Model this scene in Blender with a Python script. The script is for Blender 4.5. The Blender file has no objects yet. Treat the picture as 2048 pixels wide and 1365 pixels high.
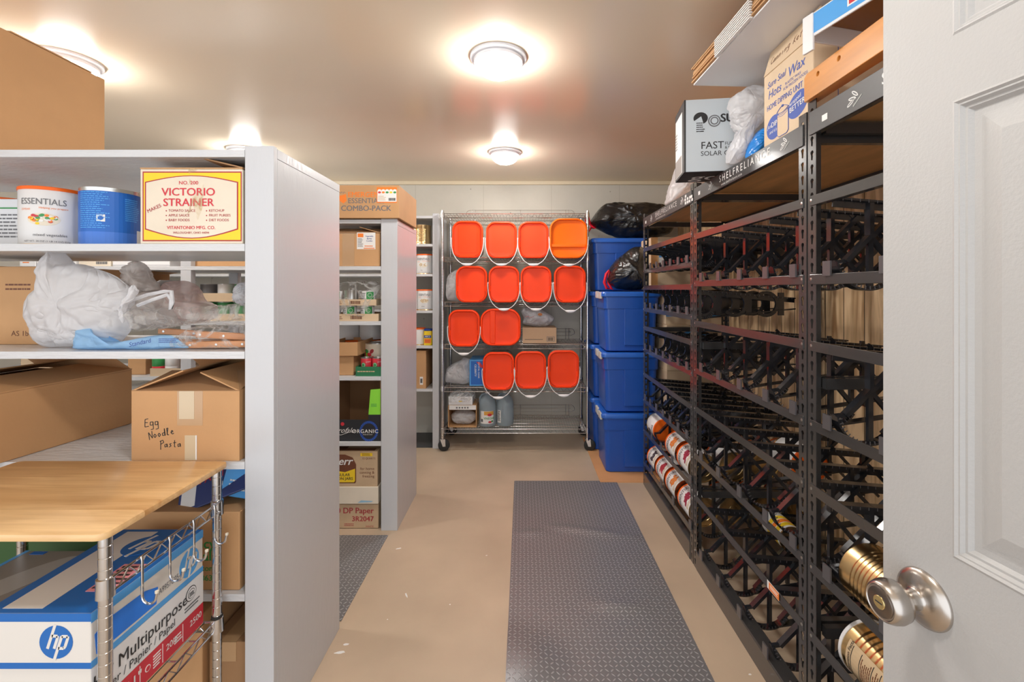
import bpy, bmesh, math, random
from math import pi, sin, cos, radians as R
from mathutils import Matrix, Vector, noise
random.seed(7)
SC = bpy.context.scene
COL = SC.collection

# ------------------------------------------------------------------ camera, world, exposure
F = 910.0                                   # focal length in pixels of the 2048 px wide picture
cam_d = bpy.data.cameras.new('camera'); cam = bpy.data.objects.new('camera', cam_d); COL.objects.link(cam)
cam.location = (0, 0, 1.40); cam.rotation_euler = (pi/2, 0, 0)
cam_d.sensor_width = 36.0; cam_d.lens = 36.0*F/2048
cam_d.shift_x = -21/2048; cam_d.shift_y = -102.5/2048
cam_d.clip_start = 0.05
SC.camera = cam
SC.view_settings.view_transform = 'Standard'; SC.view_settings.look = 'None'
SC.view_settings.gamma = 1.0; SC.view_settings.use_curve_mapping = False
SC.view_settings.exposure = 1.0
W = bpy.data.worlds.new('world'); SC.world = W; W.use_nodes = True
W.node_tree.nodes['Background'].inputs[0].default_value = (0.93, 0.96, 1.0, 1)
W.node_tree.nodes['Background'].inputs[1].default_value = 0.98
DOME = 60.0                                 # strength of the ceiling lamps' glass domes

def wx(px, d): return (px-1045.0)*d/F       # world X / Z of a photo pixel at depth d
def wz(py, d): return 1.40-(py-580.0)*d/F

# ------------------------------------------------------------------ materials
MATS = {}
def mat(name, col, rough=.5, metal=0.0, bump=0.0, bs=40, var=0.0, vs=6, coat=0.0, stretch=None, spec=.5, detail=4):
    if name in MATS: return MATS[name]
    m = bpy.data.materials.new(name); m.use_nodes = True
    nt = m.node_tree; n = nt.nodes; b = n['Principled BSDF']
    b.inputs['Base Color'].default_value = (*col, 1); b.inputs['Roughness'].default_value = rough
    b.inputs['Metallic'].default_value = metal; b.inputs['Coat Weight'].default_value = coat; b.inputs['Coat Roughness'].default_value = .11
    b.inputs['Specular IOR Level'].default_value = spec
    if bump or var:
        tc = n.new('ShaderNodeTexCoord'); mp = n.new('ShaderNodeMapping')
        nt.links.new(tc.outputs['Object'], mp.inputs[0])
        if stretch: mp.inputs['Scale'].default_value = stretch
    if bump:
        t = n.new('ShaderNodeTexNoise'); t.inputs['Scale'].default_value = bs; t.inputs['Detail'].default_value = detail
        nt.links.new(mp.outputs[0], t.inputs['Vector'])
        bp = n.new('ShaderNodeBump'); bp.inputs['Strength'].default_value = bump; bp.inputs['Distance'].default_value = .01
        nt.links.new(t.outputs[0], bp.inputs['Height']); nt.links.new(bp.outputs[0], b.inputs['Normal'])
    if var:
        t = n.new('ShaderNodeTexNoise'); t.inputs['Scale'].default_value = vs; t.inputs['Detail'].default_value = 5
        nt.links.new(mp.outputs[0], t.inputs['Vector'])
        r = n.new('ShaderNodeValToRGB')
        r.color_ramp.elements[0].position = .3; r.color_ramp.elements[1].position = .7
        r.color_ramp.elements[0].color = (*[c*(1-var) for c in col], 1)
        r.color_ramp.elements[1].color = (*[min(1, c*(1+var*.6)) for c in col], 1)
        nt.links.new(t.outputs[0], r.inputs[0]); nt.links.new(r.outputs[0], b.inputs['Base Color'])
    m['c'] = 1
    MATS[name] = m
    return m
def emis(name, col, s):
    m = bpy.data.materials.new(name); m.use_nodes = True; n = m.node_tree.nodes; b = n['Principled BSDF']
    b.inputs['Base Color'].default_value = (.9, .9, .9, 1)
    b.inputs['Emission Color'].default_value = (*col, 1); b.inputs['Emission Strength'].default_value = s
    MATS[name] = m; return m
def film(name, col, clear=.5, rough=.25, bump=.6, bs=25):
    m = bpy.data.materials.new(name); m.use_nodes = True; nt = m.node_tree; n = nt.nodes; b = n['Principled BSDF']
    b.inputs['Base Color'].default_value = (*col, 1); b.inputs['Roughness'].default_value = rough
    b.inputs['Alpha'].default_value = 1.0
    out = n['Material Output']
    tr = n.new('ShaderNodeBsdfTransparent'); tl = n.new('ShaderNodeBsdfTranslucent'); tl.inputs[0].default_value = (*col, 1)
    mx = n.new('ShaderNodeMixShader'); mx.inputs[0].default_value = .4
    mx2 = n.new('ShaderNodeMixShader')
    tc = n.new('ShaderNodeTexCoord'); t = n.new('ShaderNodeTexNoise'); t.inputs['Scale'].default_value = bs*.38; t.inputs['Detail'].default_value = 2.5
    t.inputs['Distortion'].default_value = .9
    nt.links.new(tc.outputs['Object'], t.inputs['Vector'])
    bp = n.new('ShaderNodeBump'); bp.inputs['Strength'].default_value = bump; bp.inputs['Distance'].default_value = .015
    q = NB(nt); rg = q.m('POWER', q.m('MULTIPLY', q.m('ABSOLUTE', q.m('SUBTRACT', t.outputs[0], .5)), 3.0), .6)
    nt.links.new(rg, bp.inputs['Height']); nt.links.new(bp.outputs[0], b.inputs['Normal'])
    nt.links.new(b.outputs[0], mx.inputs[1]); nt.links.new(tl.outputs[0], mx.inputs[2])
    mr = n.new('ShaderNodeMapRange'); mr.inputs['From Min'].default_value = .35; mr.inputs['From Max'].default_value = .65
    mr.inputs['To Min'].default_value = min(1, clear*1.25); mr.inputs['To Max'].default_value = clear*.6
    nt.links.new(q.m('SUBTRACT', .75, rg), mr.inputs['Value']); nt.links.new(mr.outputs[0], mx2.inputs[0])
    nt.links.new(mx.outputs[0], mx2.inputs[1]); nt.links.new(tr.outputs[0], mx2.inputs[2]); nt.links.new(mx2.outputs[0], out.inputs[0])
    MATS[name] = m; return m

class NB:                                   # tiny node-expression builder
    def __init__(s, nt): s.nt = nt
    def m(s, op, a, b=0.0, c=None):
        n = s.nt.nodes.new('ShaderNodeMath'); n.operation = op
        for i, v in enumerate((a, b) if c is None else (a, b, c)):
            if isinstance(v, (int, float)): n.inputs[i].default_value = v
            else: s.nt.links.new(v, n.inputs[i])
        return n.outputs[0]

WHITE = mat('white paint', (.565, .575, .60), .24, bump=.08, bs=60, stretch=(1, 1, .25))
SHELFW = mat('white painted plywood', (.63, .64, .66), .3, bump=.35, bs=45, stretch=(.4, 2, 2))
DOORW = mat('door paint', (.43, .425, .42), .38, bump=.10, bs=220)
CARD = mat('cardboard', (.56, .315, .145), .75, var=.07, vs=5, bump=.05, bs=90)
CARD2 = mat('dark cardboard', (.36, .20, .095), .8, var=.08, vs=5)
CARDL = mat('pale cardboard', (.66, .50, .33), .75, var=.07, vs=6)
CREAM = mat('cream carton', (.78, .69, .56), .65, var=.06, vs=8)
TAPE = mat('packing tape', (.50, .31, .16), .25, coat=.4)
WAX = mat('clear tape', (.62, .50, .34), .2)
PW = mat('print white', (.82, .81, .79), .5)
PWC = mat('gloss white', (.80, .80, .81), .35)
PB = mat('print black', (.025, .024, .025), .5)
PG = mat('print grey', (.16, .16, .17), .5)
PR = mat('print red', (.62, .03, .05), .45)
PDR = mat('print dark red', (.40, .03, .04), .5)
PBL = mat('print blue', (.01, .13, .52), .4)
PLB = mat('print light blue', (.08, .36, .78), .4)
PNV = mat('print navy', (.02, .06, .30), .4)
PO = mat('print orange', (.90, .22, .02), .4)
PY = mat('print yellow', (.90, .62, .02), .45)
PGR = mat('print green', (.04, .30, .08), .4)
PLG = mat('print lime', (.26, .72, .05), .45)
PBR = mat('print brown', (.16, .05, .02), .5)
PPK = mat('print pink', (.80, .30, .33), .6)
PTN = mat('print tan', (.62, .46, .28), .6)
PIK = mat('blue ink', (.06, .11, .42), .6)
ORANGE = mat('orange lid plastic', (.95, .055, .004), .36, spec=.25)
RIMO = mat('orange can lid plastic', (.95, .15, .01), .38, spec=.3)
ORANGE2 = mat('bright orange lid plastic', (.98, .16, .004), .38, spec=.25)
BUCKW = mat('white bucket plastic', (.80, .72, .66), .4)
HANDW = mat('white handle plastic', (.85, .84, .84), .35)
CHROME = mat('chrome wire', (.62, .62, .63), .2, metal=1)
CHROME2 = mat('chrome post', (.66, .66, .67), .16, metal=1)
GOLD = mat('gold can', (.84, .60, .30), .27, metal=1)
TIN = mat('tin can', (.62, .62, .60), .28, metal=1)
CANW = mat('white can label', (.78, .77, .76), .42)
BLACK = mat('black enamel steel', (.042, .040, .040), .24, coat=.5, spec=.5)
BEAM = mat('textured black enamel', (.045, .043, .043), .42, coat=.1)
BLACKP = mat('black moulded plastic', (.016, .017, .021), .17, spec=.9)
TABM = mat('grey tab plastic', (.085, .08, .085), .3, spec=.8)
RUB = mat('black rubber', (.02, .02, .02), .55)
TOTE = mat('blue tote plastic', (.012, .085, .42), .33, coat=.1, bump=.03, bs=200)
TOTEL = mat('blue tote lid plastic', (.02, .13, .56), .35, coat=.1)
GREYP = mat('grey latch', (.55, .55, .53), .4)
NICKEL = mat('satin nickel', (.50, .46, .42), .26, metal=1)
BRASS = mat('brass cylinder', (.80, .66, .32), .25, metal=1)
BAGB = mat('black bin liner', (.012, .012, .013), .22, bump=.9, bs=22, spec=.7, stretch=(1, 1, 1.6))
REDP = mat('red drawstring', (.72, .01, .03), .35)
CONC = mat('concrete floor', (.52, .40, .285), .42, var=.14, vs=2.3, bump=.06, bs=18)
WPEN = mat('pale pine board', (.55, .34, .15), .5, var=.2, vs=7, stretch=(4, 4, .35))
PLY = mat('plywood underside', (.82, .43, .17), .45, var=.2, vs=5, stretch=(3, .5, 1))
HONEY = mat('honey stained wood', (.66, .27, .055), .35, var=.18, vs=6, stretch=(5, .5, 5), coat=.2)
DARKM = mat('dark rubber mat', (.06, .062, .066), .45)
LAMPM = mat('lamp rim enamel', (.84, .85, .90), .3)
GLOW = emis('lamp glass', (1.0, .97, .93), DOME)
BAGW = film('white carrier film', (.90, .90, .92), .13, .3)
BAGS = film('sheer carrier film', (.66, .60, .56), .34, .3)
BAGP = film('pinkish carrier film', (.72, .56, .52), .35, .3)
CLEARF = film('clear film', (.72, .70, .67), .74, .12)
WRAPF = film('shrink wrap film', (.80, .80, .80), .82, .08)
BLUEF = film('pale blue film', (.40, .66, .92), .08, .3, bump=.4)
JUGF = film('jug plastic', (.50, .60, .66), .18, .3, bump=.05, bs=4)

def node_wall():
    m = mat('poured concrete wall', (.60, .57, .50), .7, bump=.12, bs=30, var=.07, vs=3); nt = m.node_tree; n = nt.nodes; L = nt.links
    b = n['Principled BSDF']; q = NB(nt)
    tc = n.new('ShaderNodeTexCoord'); sp = n.new('ShaderNodeSeparateXYZ'); L.new(tc.outputs['Object'], sp.inputs[0])
    fx = q.m('MODULO', q.m('ADD', sp.outputs[0], 10.36), .665)
    seam = q.m('LESS_THAN', fx, .006)
    src = b.inputs['Base Color'].links[0].from_socket
    mx = n.new('ShaderNodeMixRGB'); mx.inputs[2].default_value = (.46, .43, .36, 1)
    L.new(q.m('MULTIPLY', seam, .6), mx.inputs[0]); L.new(src, mx.inputs[1])
    vo = n.new('ShaderNodeTexVoronoi'); vo.inputs['Scale'].default_value = 9; L.new(tc.outputs['Object'], vo.inputs[0])
    pit = q.m('LESS_THAN', vo.outputs['Distance'], .06)
    mx2 = n.new('ShaderNodeMixRGB'); mx2.inputs[2].default_value = (.28, .26, .22, 1)
    L.new(q.m('MULTIPLY', pit, .7), mx2.inputs[0]); L.new(mx.outputs[0], mx2.inputs[1]); L.new(mx2.outputs[0], b.inputs['Base Color'])
    return m
WALLC = node_wall()
WALLP = mat('painted wall', (.66, .63, .56), .6)
def node_planks():
    m = mat('knotty pine planks', (.60, .42, .24), .5); nt = m.node_tree; n = nt.nodes; L = nt.links; b = n['Principled BSDF']; q = NB(nt)
    tc = n.new('ShaderNodeTexCoord'); sp = n.new('ShaderNodeSeparateXYZ'); L.new(tc.outputs['Object'], sp.inputs[0])
    yy = q.m('MULTIPLY', q.m('ADD', sp.outputs[1], 5), 1/.13)
    idx = q.m('FLOOR', yy); fr = q.m('FRACT', yy)
    gap = q.m('LESS_THAN', fr, .04)
    cv = n.new('ShaderNodeCombineXYZ'); L.new(q.m('MULTIPLY', sp.outputs[1], 14), cv.inputs[1])
    L.new(q.m('ADD', q.m('MULTIPLY', sp.outputs[2], 1.6), q.m('MULTIPLY', idx, 3.7)), cv.inputs[2]); L.new(idx, cv.inputs[0])
    t = n.new('ShaderNodeTexNoise'); t.inputs['Scale'].default_value = 1.1; t.inputs['Detail'].default_value = 5; t.inputs['Distortion'].default_value = 1.5
    L.new(cv.outputs[0], t.inputs['Vector'])
    r = n.new('ShaderNodeValToRGB'); L.new(t.outputs[0], r.inputs[0])
    r.color_ramp.elements[0].position = .32; r.color_ramp.elements[1].position = .62
    r.color_ramp.elements[0].color = (.42, .24, .11, 1); r.color_ramp.elements[1].color = (.88, .63, .37, 1)
    mx = n.new('ShaderNodeMixRGB'); mx.inputs[2].default_value = (.08, .045, .02, 1); L.new(gap, mx.inputs[0]); L.new(r.outputs[0], mx.inputs[1])
    L.new(mx.outputs[0], b.inputs['Base Color']); return m
PLANKS = node_planks()
def node_block():
    m = mat('butcher block', (.70, .42, .18), .3, coat=.2); nt = m.node_tree; n = nt.nodes; L = nt.links; b = n['Principled BSDF']; q = NB(nt)
    tc = n.new('ShaderNodeTexCoord'); sp = n.new('ShaderNodeSeparateXYZ'); L.new(tc.outputs['Object'], sp.inputs[0])
    idx = q.m('FLOOR', q.m('MULTIPLY', q.m('ADD', sp.outputs[1], 5), 1/.062))
    wn = n.new('ShaderNodeTexWhiteNoise'); wn.noise_dimensions = '1D'; L.new(idx, wn.inputs['W'])
    cv = n.new('ShaderNodeCombineXYZ'); L.new(q.m('ADD', q.m('MULTIPLY', sp.outputs[0], 3), q.m('MULTIPLY', idx, 5.3)), cv.inputs[0])
    L.new(q.m('MULTIPLY', sp.outputs[1], 38), cv.inputs[1]); L.new(q.m('MULTIPLY', sp.outputs[2], 38), cv.inputs[2])
    t = n.new('ShaderNodeTexNoise'); t.inputs['Scale'].default_value = 1.2; t.inputs['Detail'].default_value = 4; t.inputs['Distortion'].default_value = .6
    L.new(cv.outputs[0], t.inputs['Vector'])
    v = q.m('ADD', q.m('MULTIPLY', t.outputs[0], .75), q.m('MULTIPLY', wn.outputs[0], .3))
    r = n.new('ShaderNodeValToRGB'); L.new(v, r.inputs[0])
    r.color_ramp.elements[0].position = .2; r.color_ramp.elements[1].position = .8
    r.color_ramp.elements[0].color = (.50, .25, .085, 1); r.color_ramp.elements[1].color = (.86, .58, .29, 1)
    L.new(r.outputs[0], b.inputs['Base Color']); return m
BLOCK = node_block()
def node_tread():
    m = mat('diamond tread vinyl', (.17, .17, .18), .34, metal=.2, spec=.7); nt = m.node_tree; n = nt.nodes; L = nt.links; b = n['Principled BSDF']; q = NB(nt)
    tc = n.new('ShaderNodeTexCoord'); sp = n.new('ShaderNodeSeparateXYZ'); L.new(tc.outputs['Object'], sp.inputs[0])
    s = 1/.020
    u0 = q.m('MULTIPLY', q.m('ADD', sp.outputs[0], 10), s); v0 = q.m('MULTIPLY', q.m('ADD', sp.outputs[1], 10), s)
    par = q.m('MODULO', q.m('ADD', q.m('FLOOR', u0), q.m('FLOOR', v0)), 2)
    a = q.m('SUBTRACT', q.m('FRACT', u0), .5); c = q.m('SUBTRACT', q.m('FRACT', v0), .5)
    sg = q.m('SUBTRACT', q.m('MULTIPLY', par, 2), 1)
    c2 = q.m('MULTIPLY', c, sg)
    p = q.m('MULTIPLY', q.m('ADD', a, c2), 1.5); w = q.m('MULTIPLY', q.m('SUBTRACT', a, c2), 4.6)
    dd = q.m('ADD', q.m('MULTIPLY', p, p), q.m('MULTIPLY', w, w))
    h = q.m('SUBTRACT', 1.0, q.m('MINIMUM', dd, 1.0))
    h = q.m('POWER', h, .6)
    bp = n.new('ShaderNodeBump'); bp.inputs['Strength'].default_value = .8; bp.inputs['Distance'].default_value = .0022
    L.new(h, bp.inputs['Height']); L.new(bp.outputs[0], b.inputs['Normal'])
    mx = n.new('ShaderNodeMixRGB'); mx.inputs[1].default_value = (.19, .185, .19, 1); mx.inputs[2].default_value = (.42, .41, .42, 1)
    L.new(h, mx.inputs[0]); L.new(mx.outputs[0], b.inputs['Base Color']); return m
TREAD = node_tread()

# ------------------------------------------------------------------ mesh helpers
class MB:
    def __init__(s): s.v = []; s.f = []; s.mi = []; s.mats = []
    def _m(s, m):
        if m not in s.mats: s.mats.append(m)
        return s.mats.index(m)
    def add(s, vs, fs, m=None, M=None):
        o = len(s.v); s.v += [tuple(M @ Vector(p)) if M else tuple(p) for p in vs]
        k = s._m(m)
        for f in fs: s.f.append([o+i for i in f]); s.mi.append(k)
        return s
    def box(s, x0, x1, y0, y1, z0, z1, m=None, M=None):
        vs = [(x, y, z) for z in (z0, z1) for x, y in ((x0, y0), (x1, y0), (x1, y1), (x0, y1))]
        return s.add(vs, [(3, 2, 1, 0), (4, 5, 6, 7), (0, 1, 5, 4), (1, 2, 6, 5), (2, 3, 7, 6), (3, 0, 4, 7)], m, M)
    def loft(s, rings, m=None, M=None, caps=(1, 1), closed=True):
        n = len(rings[0]); vs = [p for r in rings for p in r]; fs = []
        for i in range(len(rings)-1):
            for j in range(n if closed else n-1):
                k = (j+1) % n; fs.append((i*n+j, i*n+k, (i+1)*n+k, (i+1)*n+j))
        if caps[0]: fs.append(tuple(range(n))[::-1])
        if caps[1]: fs.append(tuple((len(rings)-1)*n+j for j in range(n)))
        return s.add(vs, fs, m, M)
    def lathe(s, prof, m=None, M=None, n=32, caps=(1, 1)):     # prof (r, z), axis Z
        return s.loft([[(max(r, 1e-5)*cos(2*pi*j/n), max(r, 1e-5)*sin(2*pi*j/n), z) for j in range(n)] for r, z in prof], m, M, caps)
    def tube(s, pts, r, m=None, n=6, closed=False, M=None):
        pts = [Vector(p) for p in pts]; N = len(pts); rings = []; up = None
        for i, p in enumerate(pts):
            a = pts[(i-1) % N] if (closed or i > 0) else p; b = pts[(i+1) % N] if (closed or i < N-1) else p
            t = (b-a).normalized()
            if up is None: up = Vector((0, 0, 1)) if abs(t.z) < .9 else Vector((1, 0, 0))
            x = t.cross(up); 
            if x.length < 1e-4: x = t.cross(Vector((0, 1, 0)))
            x.normalize(); y = x.cross(t).normalized(); up = y
            rr = r[i] if isinstance(r, (list, tuple)) else r
            rings.append([p+x*rr*cos(2*pi*j/n)+y*rr*sin(2*pi*j/n) for j in range(n)])
        if closed: rings.append(rings[0])
        return s.loft(rings, m, M, (0, 0) if closed else (1, 1))
    def bar(s, p, q, w, t, m=None, axis=Vector((0, 1, 0)), M=None):   # strut from p to q, w across in-plane, t along axis
        p, q = Vector(p), Vector(q); d = (q-p).normalized(); a = axis.normalized(); c = d.cross(a).normalized()
        vs = [e+c*sx*w/2+a*sy*t/2 for e in (p, q) for sx, sy in ((-1, -1), (1, -1), (1, 1), (-1, 1))]
        return s.add(vs, [(3, 2, 1, 0), (4, 5, 6, 7), (0, 1, 5, 4), (1, 2, 6, 5), (2, 3, 7, 6), (3, 0, 4, 7)], m, M)
    def build(s, name, parent=None, smooth=False, bevel=0, seg=2, loc=None, mats=None):
        me = bpy.data.meshes.new(name); me.from_pydata(s.v, [], s.f)
        for m in (mats or s.mats):
            if m: me.materials.append(m)
        for p, k in zip(me.polygons, s.mi): p.material_index = k
        bm = bmesh.new(); bm.from_mesh(me); bmesh.ops.recalc_face_normals(bm, faces=bm.faces)
        bm.to_mesh(me); bm.free()
        if smooth:
            for p in me.polygons: p.use_smooth = True
            try: me.set_sharp_from_angle(angle=R(38))
            except Exception: pass
        me.update()
        o = bpy.data.objects.new(name, me); COL.objects.link(o)
        if parent: o.parent = parent
        if loc: o.location = loc
        if bevel:
            b = o.modifiers.new('bevel', 'BEVEL'); b.width = bevel; b.segments = seg; b.limit_method = 'ANGLE'; b.angle_limit = R(40)
        return o

def T(name, label, cat, loc=(0, 0, 0), rz=0.0, group=None, rot=None):
    o = bpy.data.objects.new(name, None); COL.objects.link(o); o.location = loc
    o.rotation_euler = rot if rot else (0, 0, rz); o.empty_display_size = .05
    o['label'] = label; o['category'] = cat
    if group: o['group'] = group
    return o
def tag(o, label, cat, group=None):
    o['label'] = label; o['category'] = cat
    if group: o['group'] = group
    return o
def struct(o): o['kind'] = 'structure'; return o
def copy_tree(o, parent=None):
    c = o.copy(); COL.objects.link(c)
    if parent: c.parent = parent
    for ch in [x for x in bpy.data.objects if x.parent == o]: copy_tree(ch, c)
    return c

def rrect(w, h, r, n=6, cx=0, cy=0, pw=None):
    """rounded rectangle, list of (u, v)"""
    pts = []
    for (sx, sy, a0) in ((1, 1, 0), (-1, 1, 90), (-1, -1, 180), (1, -1, 270)):
        for k in range(n+1):
            a = R(a0+90*k/n); pts.append((cx+sx*(w/2-r)+r*cos(a), cy+sy*(h/2-r)+r*sin(a)))
    return pts

# printing: flat shapes and lettering on a face; u right, v up, w out of the face
class Ink:
    def __init__(s, M): s.M = M; s.mb = MB()
    def rect(s, u0, u1, v0, v1, m, k=1): return s.poly([(u0, v0), (u1, v0), (u1, v1), (u0, v1)], m, k)
    def poly(s, pts, m, k=1):
        w = .0005*k; n = len(pts)
        vs = [(u, v, 0.0001) for u, v in pts]+[(u, v, w) for u, v in pts]
        fs = [tuple(range(n, 2*n))]+[(i, (i+1) % n, n+(i+1) % n, n+i) for i in range(n)]
        s.mb.add(vs, fs, m, s.M); return s
    def ellipse(s, u, v, a, b, m, k=1, rot=0, n=28):
        return s.poly([(u+a*cos(t)*cos(rot)-b*sin(t)*sin(rot), v+a*cos(t)*sin(rot)+b*sin(t)*cos(rot)) for t in [2*pi*i/n for i in range(n)]], m, k)
    def line(s, p, q, w, m, k=2):
        dx, dy = q[0]-p[0], q[1]-p[1]; L = math.hypot(dx, dy) or 1; nx, ny = -dy/L*w/2, dx/L*w/2
        return s.poly([(p[0]-nx, p[1]-ny), (q[0]-nx, q[1]-ny), (q[0]+nx, q[1]+ny), (p[0]+nx, p[1]+ny)], m, k)
    def stroke(s, pts, w, m, k=2):
        for a, b in zip(pts, pts[1:]): s.line(a, b, w, m, k)
        return s
    def text(s, txt, u, v, h, m, k=2, align='LEFT', shear=0, bold=0.0, sx=1.0, rot=0, sp=1.0):
        c = bpy.data.curves.new('lettering', 'FONT'); c.body = txt; c.size = h*1.38; c.align_x = align
        c.shear = shear; c.space_character = sp; c.resolution_u = 3; c.fill_mode = 'FRONT'
        o = bpy.data.objects.new('lettering', c); COL.objects.link(o)
        dg = bpy.context.evaluated_depsgraph_get(); me = bpy.data.meshes.new_from_object(o.evaluated_get(dg))
        vs = []
        for j, (ex, ey) in enumerate(((-1, 0), (1, 0), (0, .8)) if bold else ((0, 0),)):    # heavier strokes
            vs = []
            for p in me.vertices:
                x, y = p.co.x*sx+ex*bold*h*.55, p.co.y+ey*bold*h*.55
                vs.append((u+x*cos(rot)-y*sin(rot), v+x*sin(rot)+y*cos(rot), .0005*k+.0002+.00002*j))
            s.mb.add(vs, [tuple(p.vertices) for p in me.polygons], m, s.M)
        bpy.data.objects.remove(o); bpy.data.curves.remove(c); bpy.data.meshes.remove(me); return s
    def fine(s, u0, u1, v0, v1, n, m, k=2, seed=0):     # rows of small type as thin broken bars
        rnd = random.Random(seed); dv = (v1-v0)/n
        for i in range(n):
            u = u0; v = v0+dv*i
            end = u0+(u1-u0)*rnd.uniform(.7, 1)
            while u < end:
                l = rnd.uniform(.05, .16)*(u1-u0); s.rect(u, min(u+l, end), v+dv*.3, v+dv*.7, m, k); u += l+.02*(u1-u0)
        return s
    def barcode(s, u0, u1, v0, v1, m, k=2):
        rnd = random.Random(3); u = u0
        while u < u1:
            l = (u1-u0)*rnd.choice((.02, .04, .06)); s.rect(u, min(u+l, u1), v0, v1, m, k); u += l+(u1-u0)*rnd.choice((.02, .04))
        return s
    def done(s, name, parent, label=None):
        o = s.mb.build(name, parent)
        for p in o.data.polygons: p.use_smooth = False
        if label: o['label'] = label
        return o
def face(kind, x, y, z):
    """face frames with the origin at the lower left corner as the viewer sees it"""
    if kind == 'front': M = Matrix(((1, 0, 0, x), (0, 0, -1, y), (0, 1, 0, z), (0, 0, 0, 1)))      # faces -Y
    elif kind == 'right': M = Matrix(((0, 0, 1, x), (1, 0, 0, y), (0, 1, 0, z), (0, 0, 0, 1)))     # faces +X
    elif kind == 'left': M = Matrix(((0, 0, -1, x), (-1, 0, 0, y), (0, 1, 0, z), (0, 0, 0, 1)))    # faces -X
    elif kind == 'top': M = Matrix(((1, 0, 0, x), (0, 1, 0, y), (0, 0, 1, z), (0, 0, 0, 1)))
    elif kind == 'bottom': M = Matrix(((1, 0, 0, x), (0, -1, 0, y), (0, 0, -1, z), (0, 0, 0, 1)))
    return M

def flap(parent, p, q, length, ang, m, up=Vector((0, 0, 1)), inward=None, t=.004, taper=.012, name='flap'):
    """cardboard flap hinged on edge p-q; ang 0 = folded shut, 90 = straight up, 180 = laid open"""
    p, q = Vector(p), Vector(q); e = (q-p).normalized(); inn = Vector(inward)
    d = inn*cos(R(ang))+up*sin(R(ang)); nn = e.cross(d).normalized()
    a = [p, q, q+d*length-e*taper, p+d*length+e*taper]
    vs = [v-nn*t/2 for v in a]+[v+nn*t/2 for v in a]
    mb = MB(); mb.add(vs, [(3, 2, 1, 0), (4, 5, 6, 7), (0, 1, 5, 4), (1, 2, 6, 5), (2, 3, 7, 6), (3, 0, 4, 7)], m)
    return mb.build(name, parent)
def carton(name, label, cat, x0, x1, y0, y1, z0, z1, m=CARD, rz=0, open_top=False, group=None, inner=None, bev=.003, body='carton_body'):
    """box in world coordinates; returns (thing, w, d, h) with local origin at the lower front left corner"""
    w, d, h = x1-x0, y1-y0, z1-z0
    t = T(name, label, cat, (x0, y0, z0), rz, group)
    mb = MB()
    if open_top:
        e = .004
        mb.box(0, w, 0, e, 0, h, m); mb.box(0, w, d-e, d, 0, h, m); mb.box(0, e, e, d-e, 0, h, m); mb.box(w-e, w, e, d-e, 0, h, m); mb.box(e, w-e, e, d-e, 0, .005, m)
        mb.build(body, t)
    else:
        mb.box(0, w, 0, d, 0, h, m); mb.build(body, t, bevel=bev)
    return t, w, d, h
def tape_strip(t, w, d, h, tw=.05, u=None, drop=.06, m=TAPE):
    u = w/2 if u is None else u
    mb = MB(); mb.box(u-tw/2, u+tw/2, -.0012, -.0002, h-drop, h+.001, m); mb.box(u-tw/2, u+tw/2, -.0012, d+.001, h+.0002, h+.0012, m)
    return mb.build('tape', t)

def blob(name, outline, y, depth, m, parent=None, nz=.012, seed=0, rings=16, nf=5.0, center=None, power=.5, nb=144, fold=0.006):
    """inflated sack: outline [(x, z)] star-shaped about its centre, depth each way about y; creased by noise"""
    pts = [Vector((a, 0, b)) for a, b in outline]; n = len(pts)
    c = Vector((center[0], 0, center[1])) if center else sum(pts, Vector())/n
    res = []; per = max(1, nb//n)
    for i in range(n):
        a, b = pts[i], pts[(i+1) % n]; pa, pb = pts[(i-1) % n], pts[(i+2) % n]
        for k in range(per):
            t = k/per
            q = .5*((2*a)+(b-pa)*t+(2*pa-5*a+4*b-pb)*t*t+(3*a-pa-3*b+pb)*t**3)
            res.append(q*.6+(a.lerp(b, t))*.4)
    N = len(res); mb = MB(); vs = []; fs = []
    def P(i, r, side):
        p = c.lerp(res[i], r); th = depth*(max(0, 1-r*r))**power
        q = Vector((p.x, y+side*th, p.z))
        s = Vector((seed*7.3, seed*1.7, 0))
        nv = noise.noise_vector(q*nf+s)*nz + noise.noise_vector(q*nf*3.1+s)*nz*.45
        cr = (abs(noise.noise(q*nf*1.9+s))-.25)*fold*3.2 + (abs(noise.noise(q*nf*4.3+s*2))-.25)*fold*1.1
        ang = math.atan2(p.z-c.z, p.x-c.x)
        pl = (abs(sin(ang*8+noise.noise(q*6+s)*7))-.6)*fold*r*r*1.3
        q += nv*(.35 if r > .97 else 1); q.y += side*(cr+pl)*(0 if r > .97 else 1)
        return q
    levels = [(r, -1) for r in [1-(k/rings)**1.3 for k in range(rings)]]
    ringsF = [[P(i, r, -1) for i in range(N)] for r in [.06+.94*(k/rings)**.8 for k in range(rings+1)]]
    ringsB = [[P(i, r, 1) for i in range(N)] for r in [.06+.94*(k/rings)**.8 for k in range(rings, -1, -1)]][1:]
    mb.loft(ringsF+ringsB, m)
    return mb.build(name, parent, smooth=True)

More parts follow.
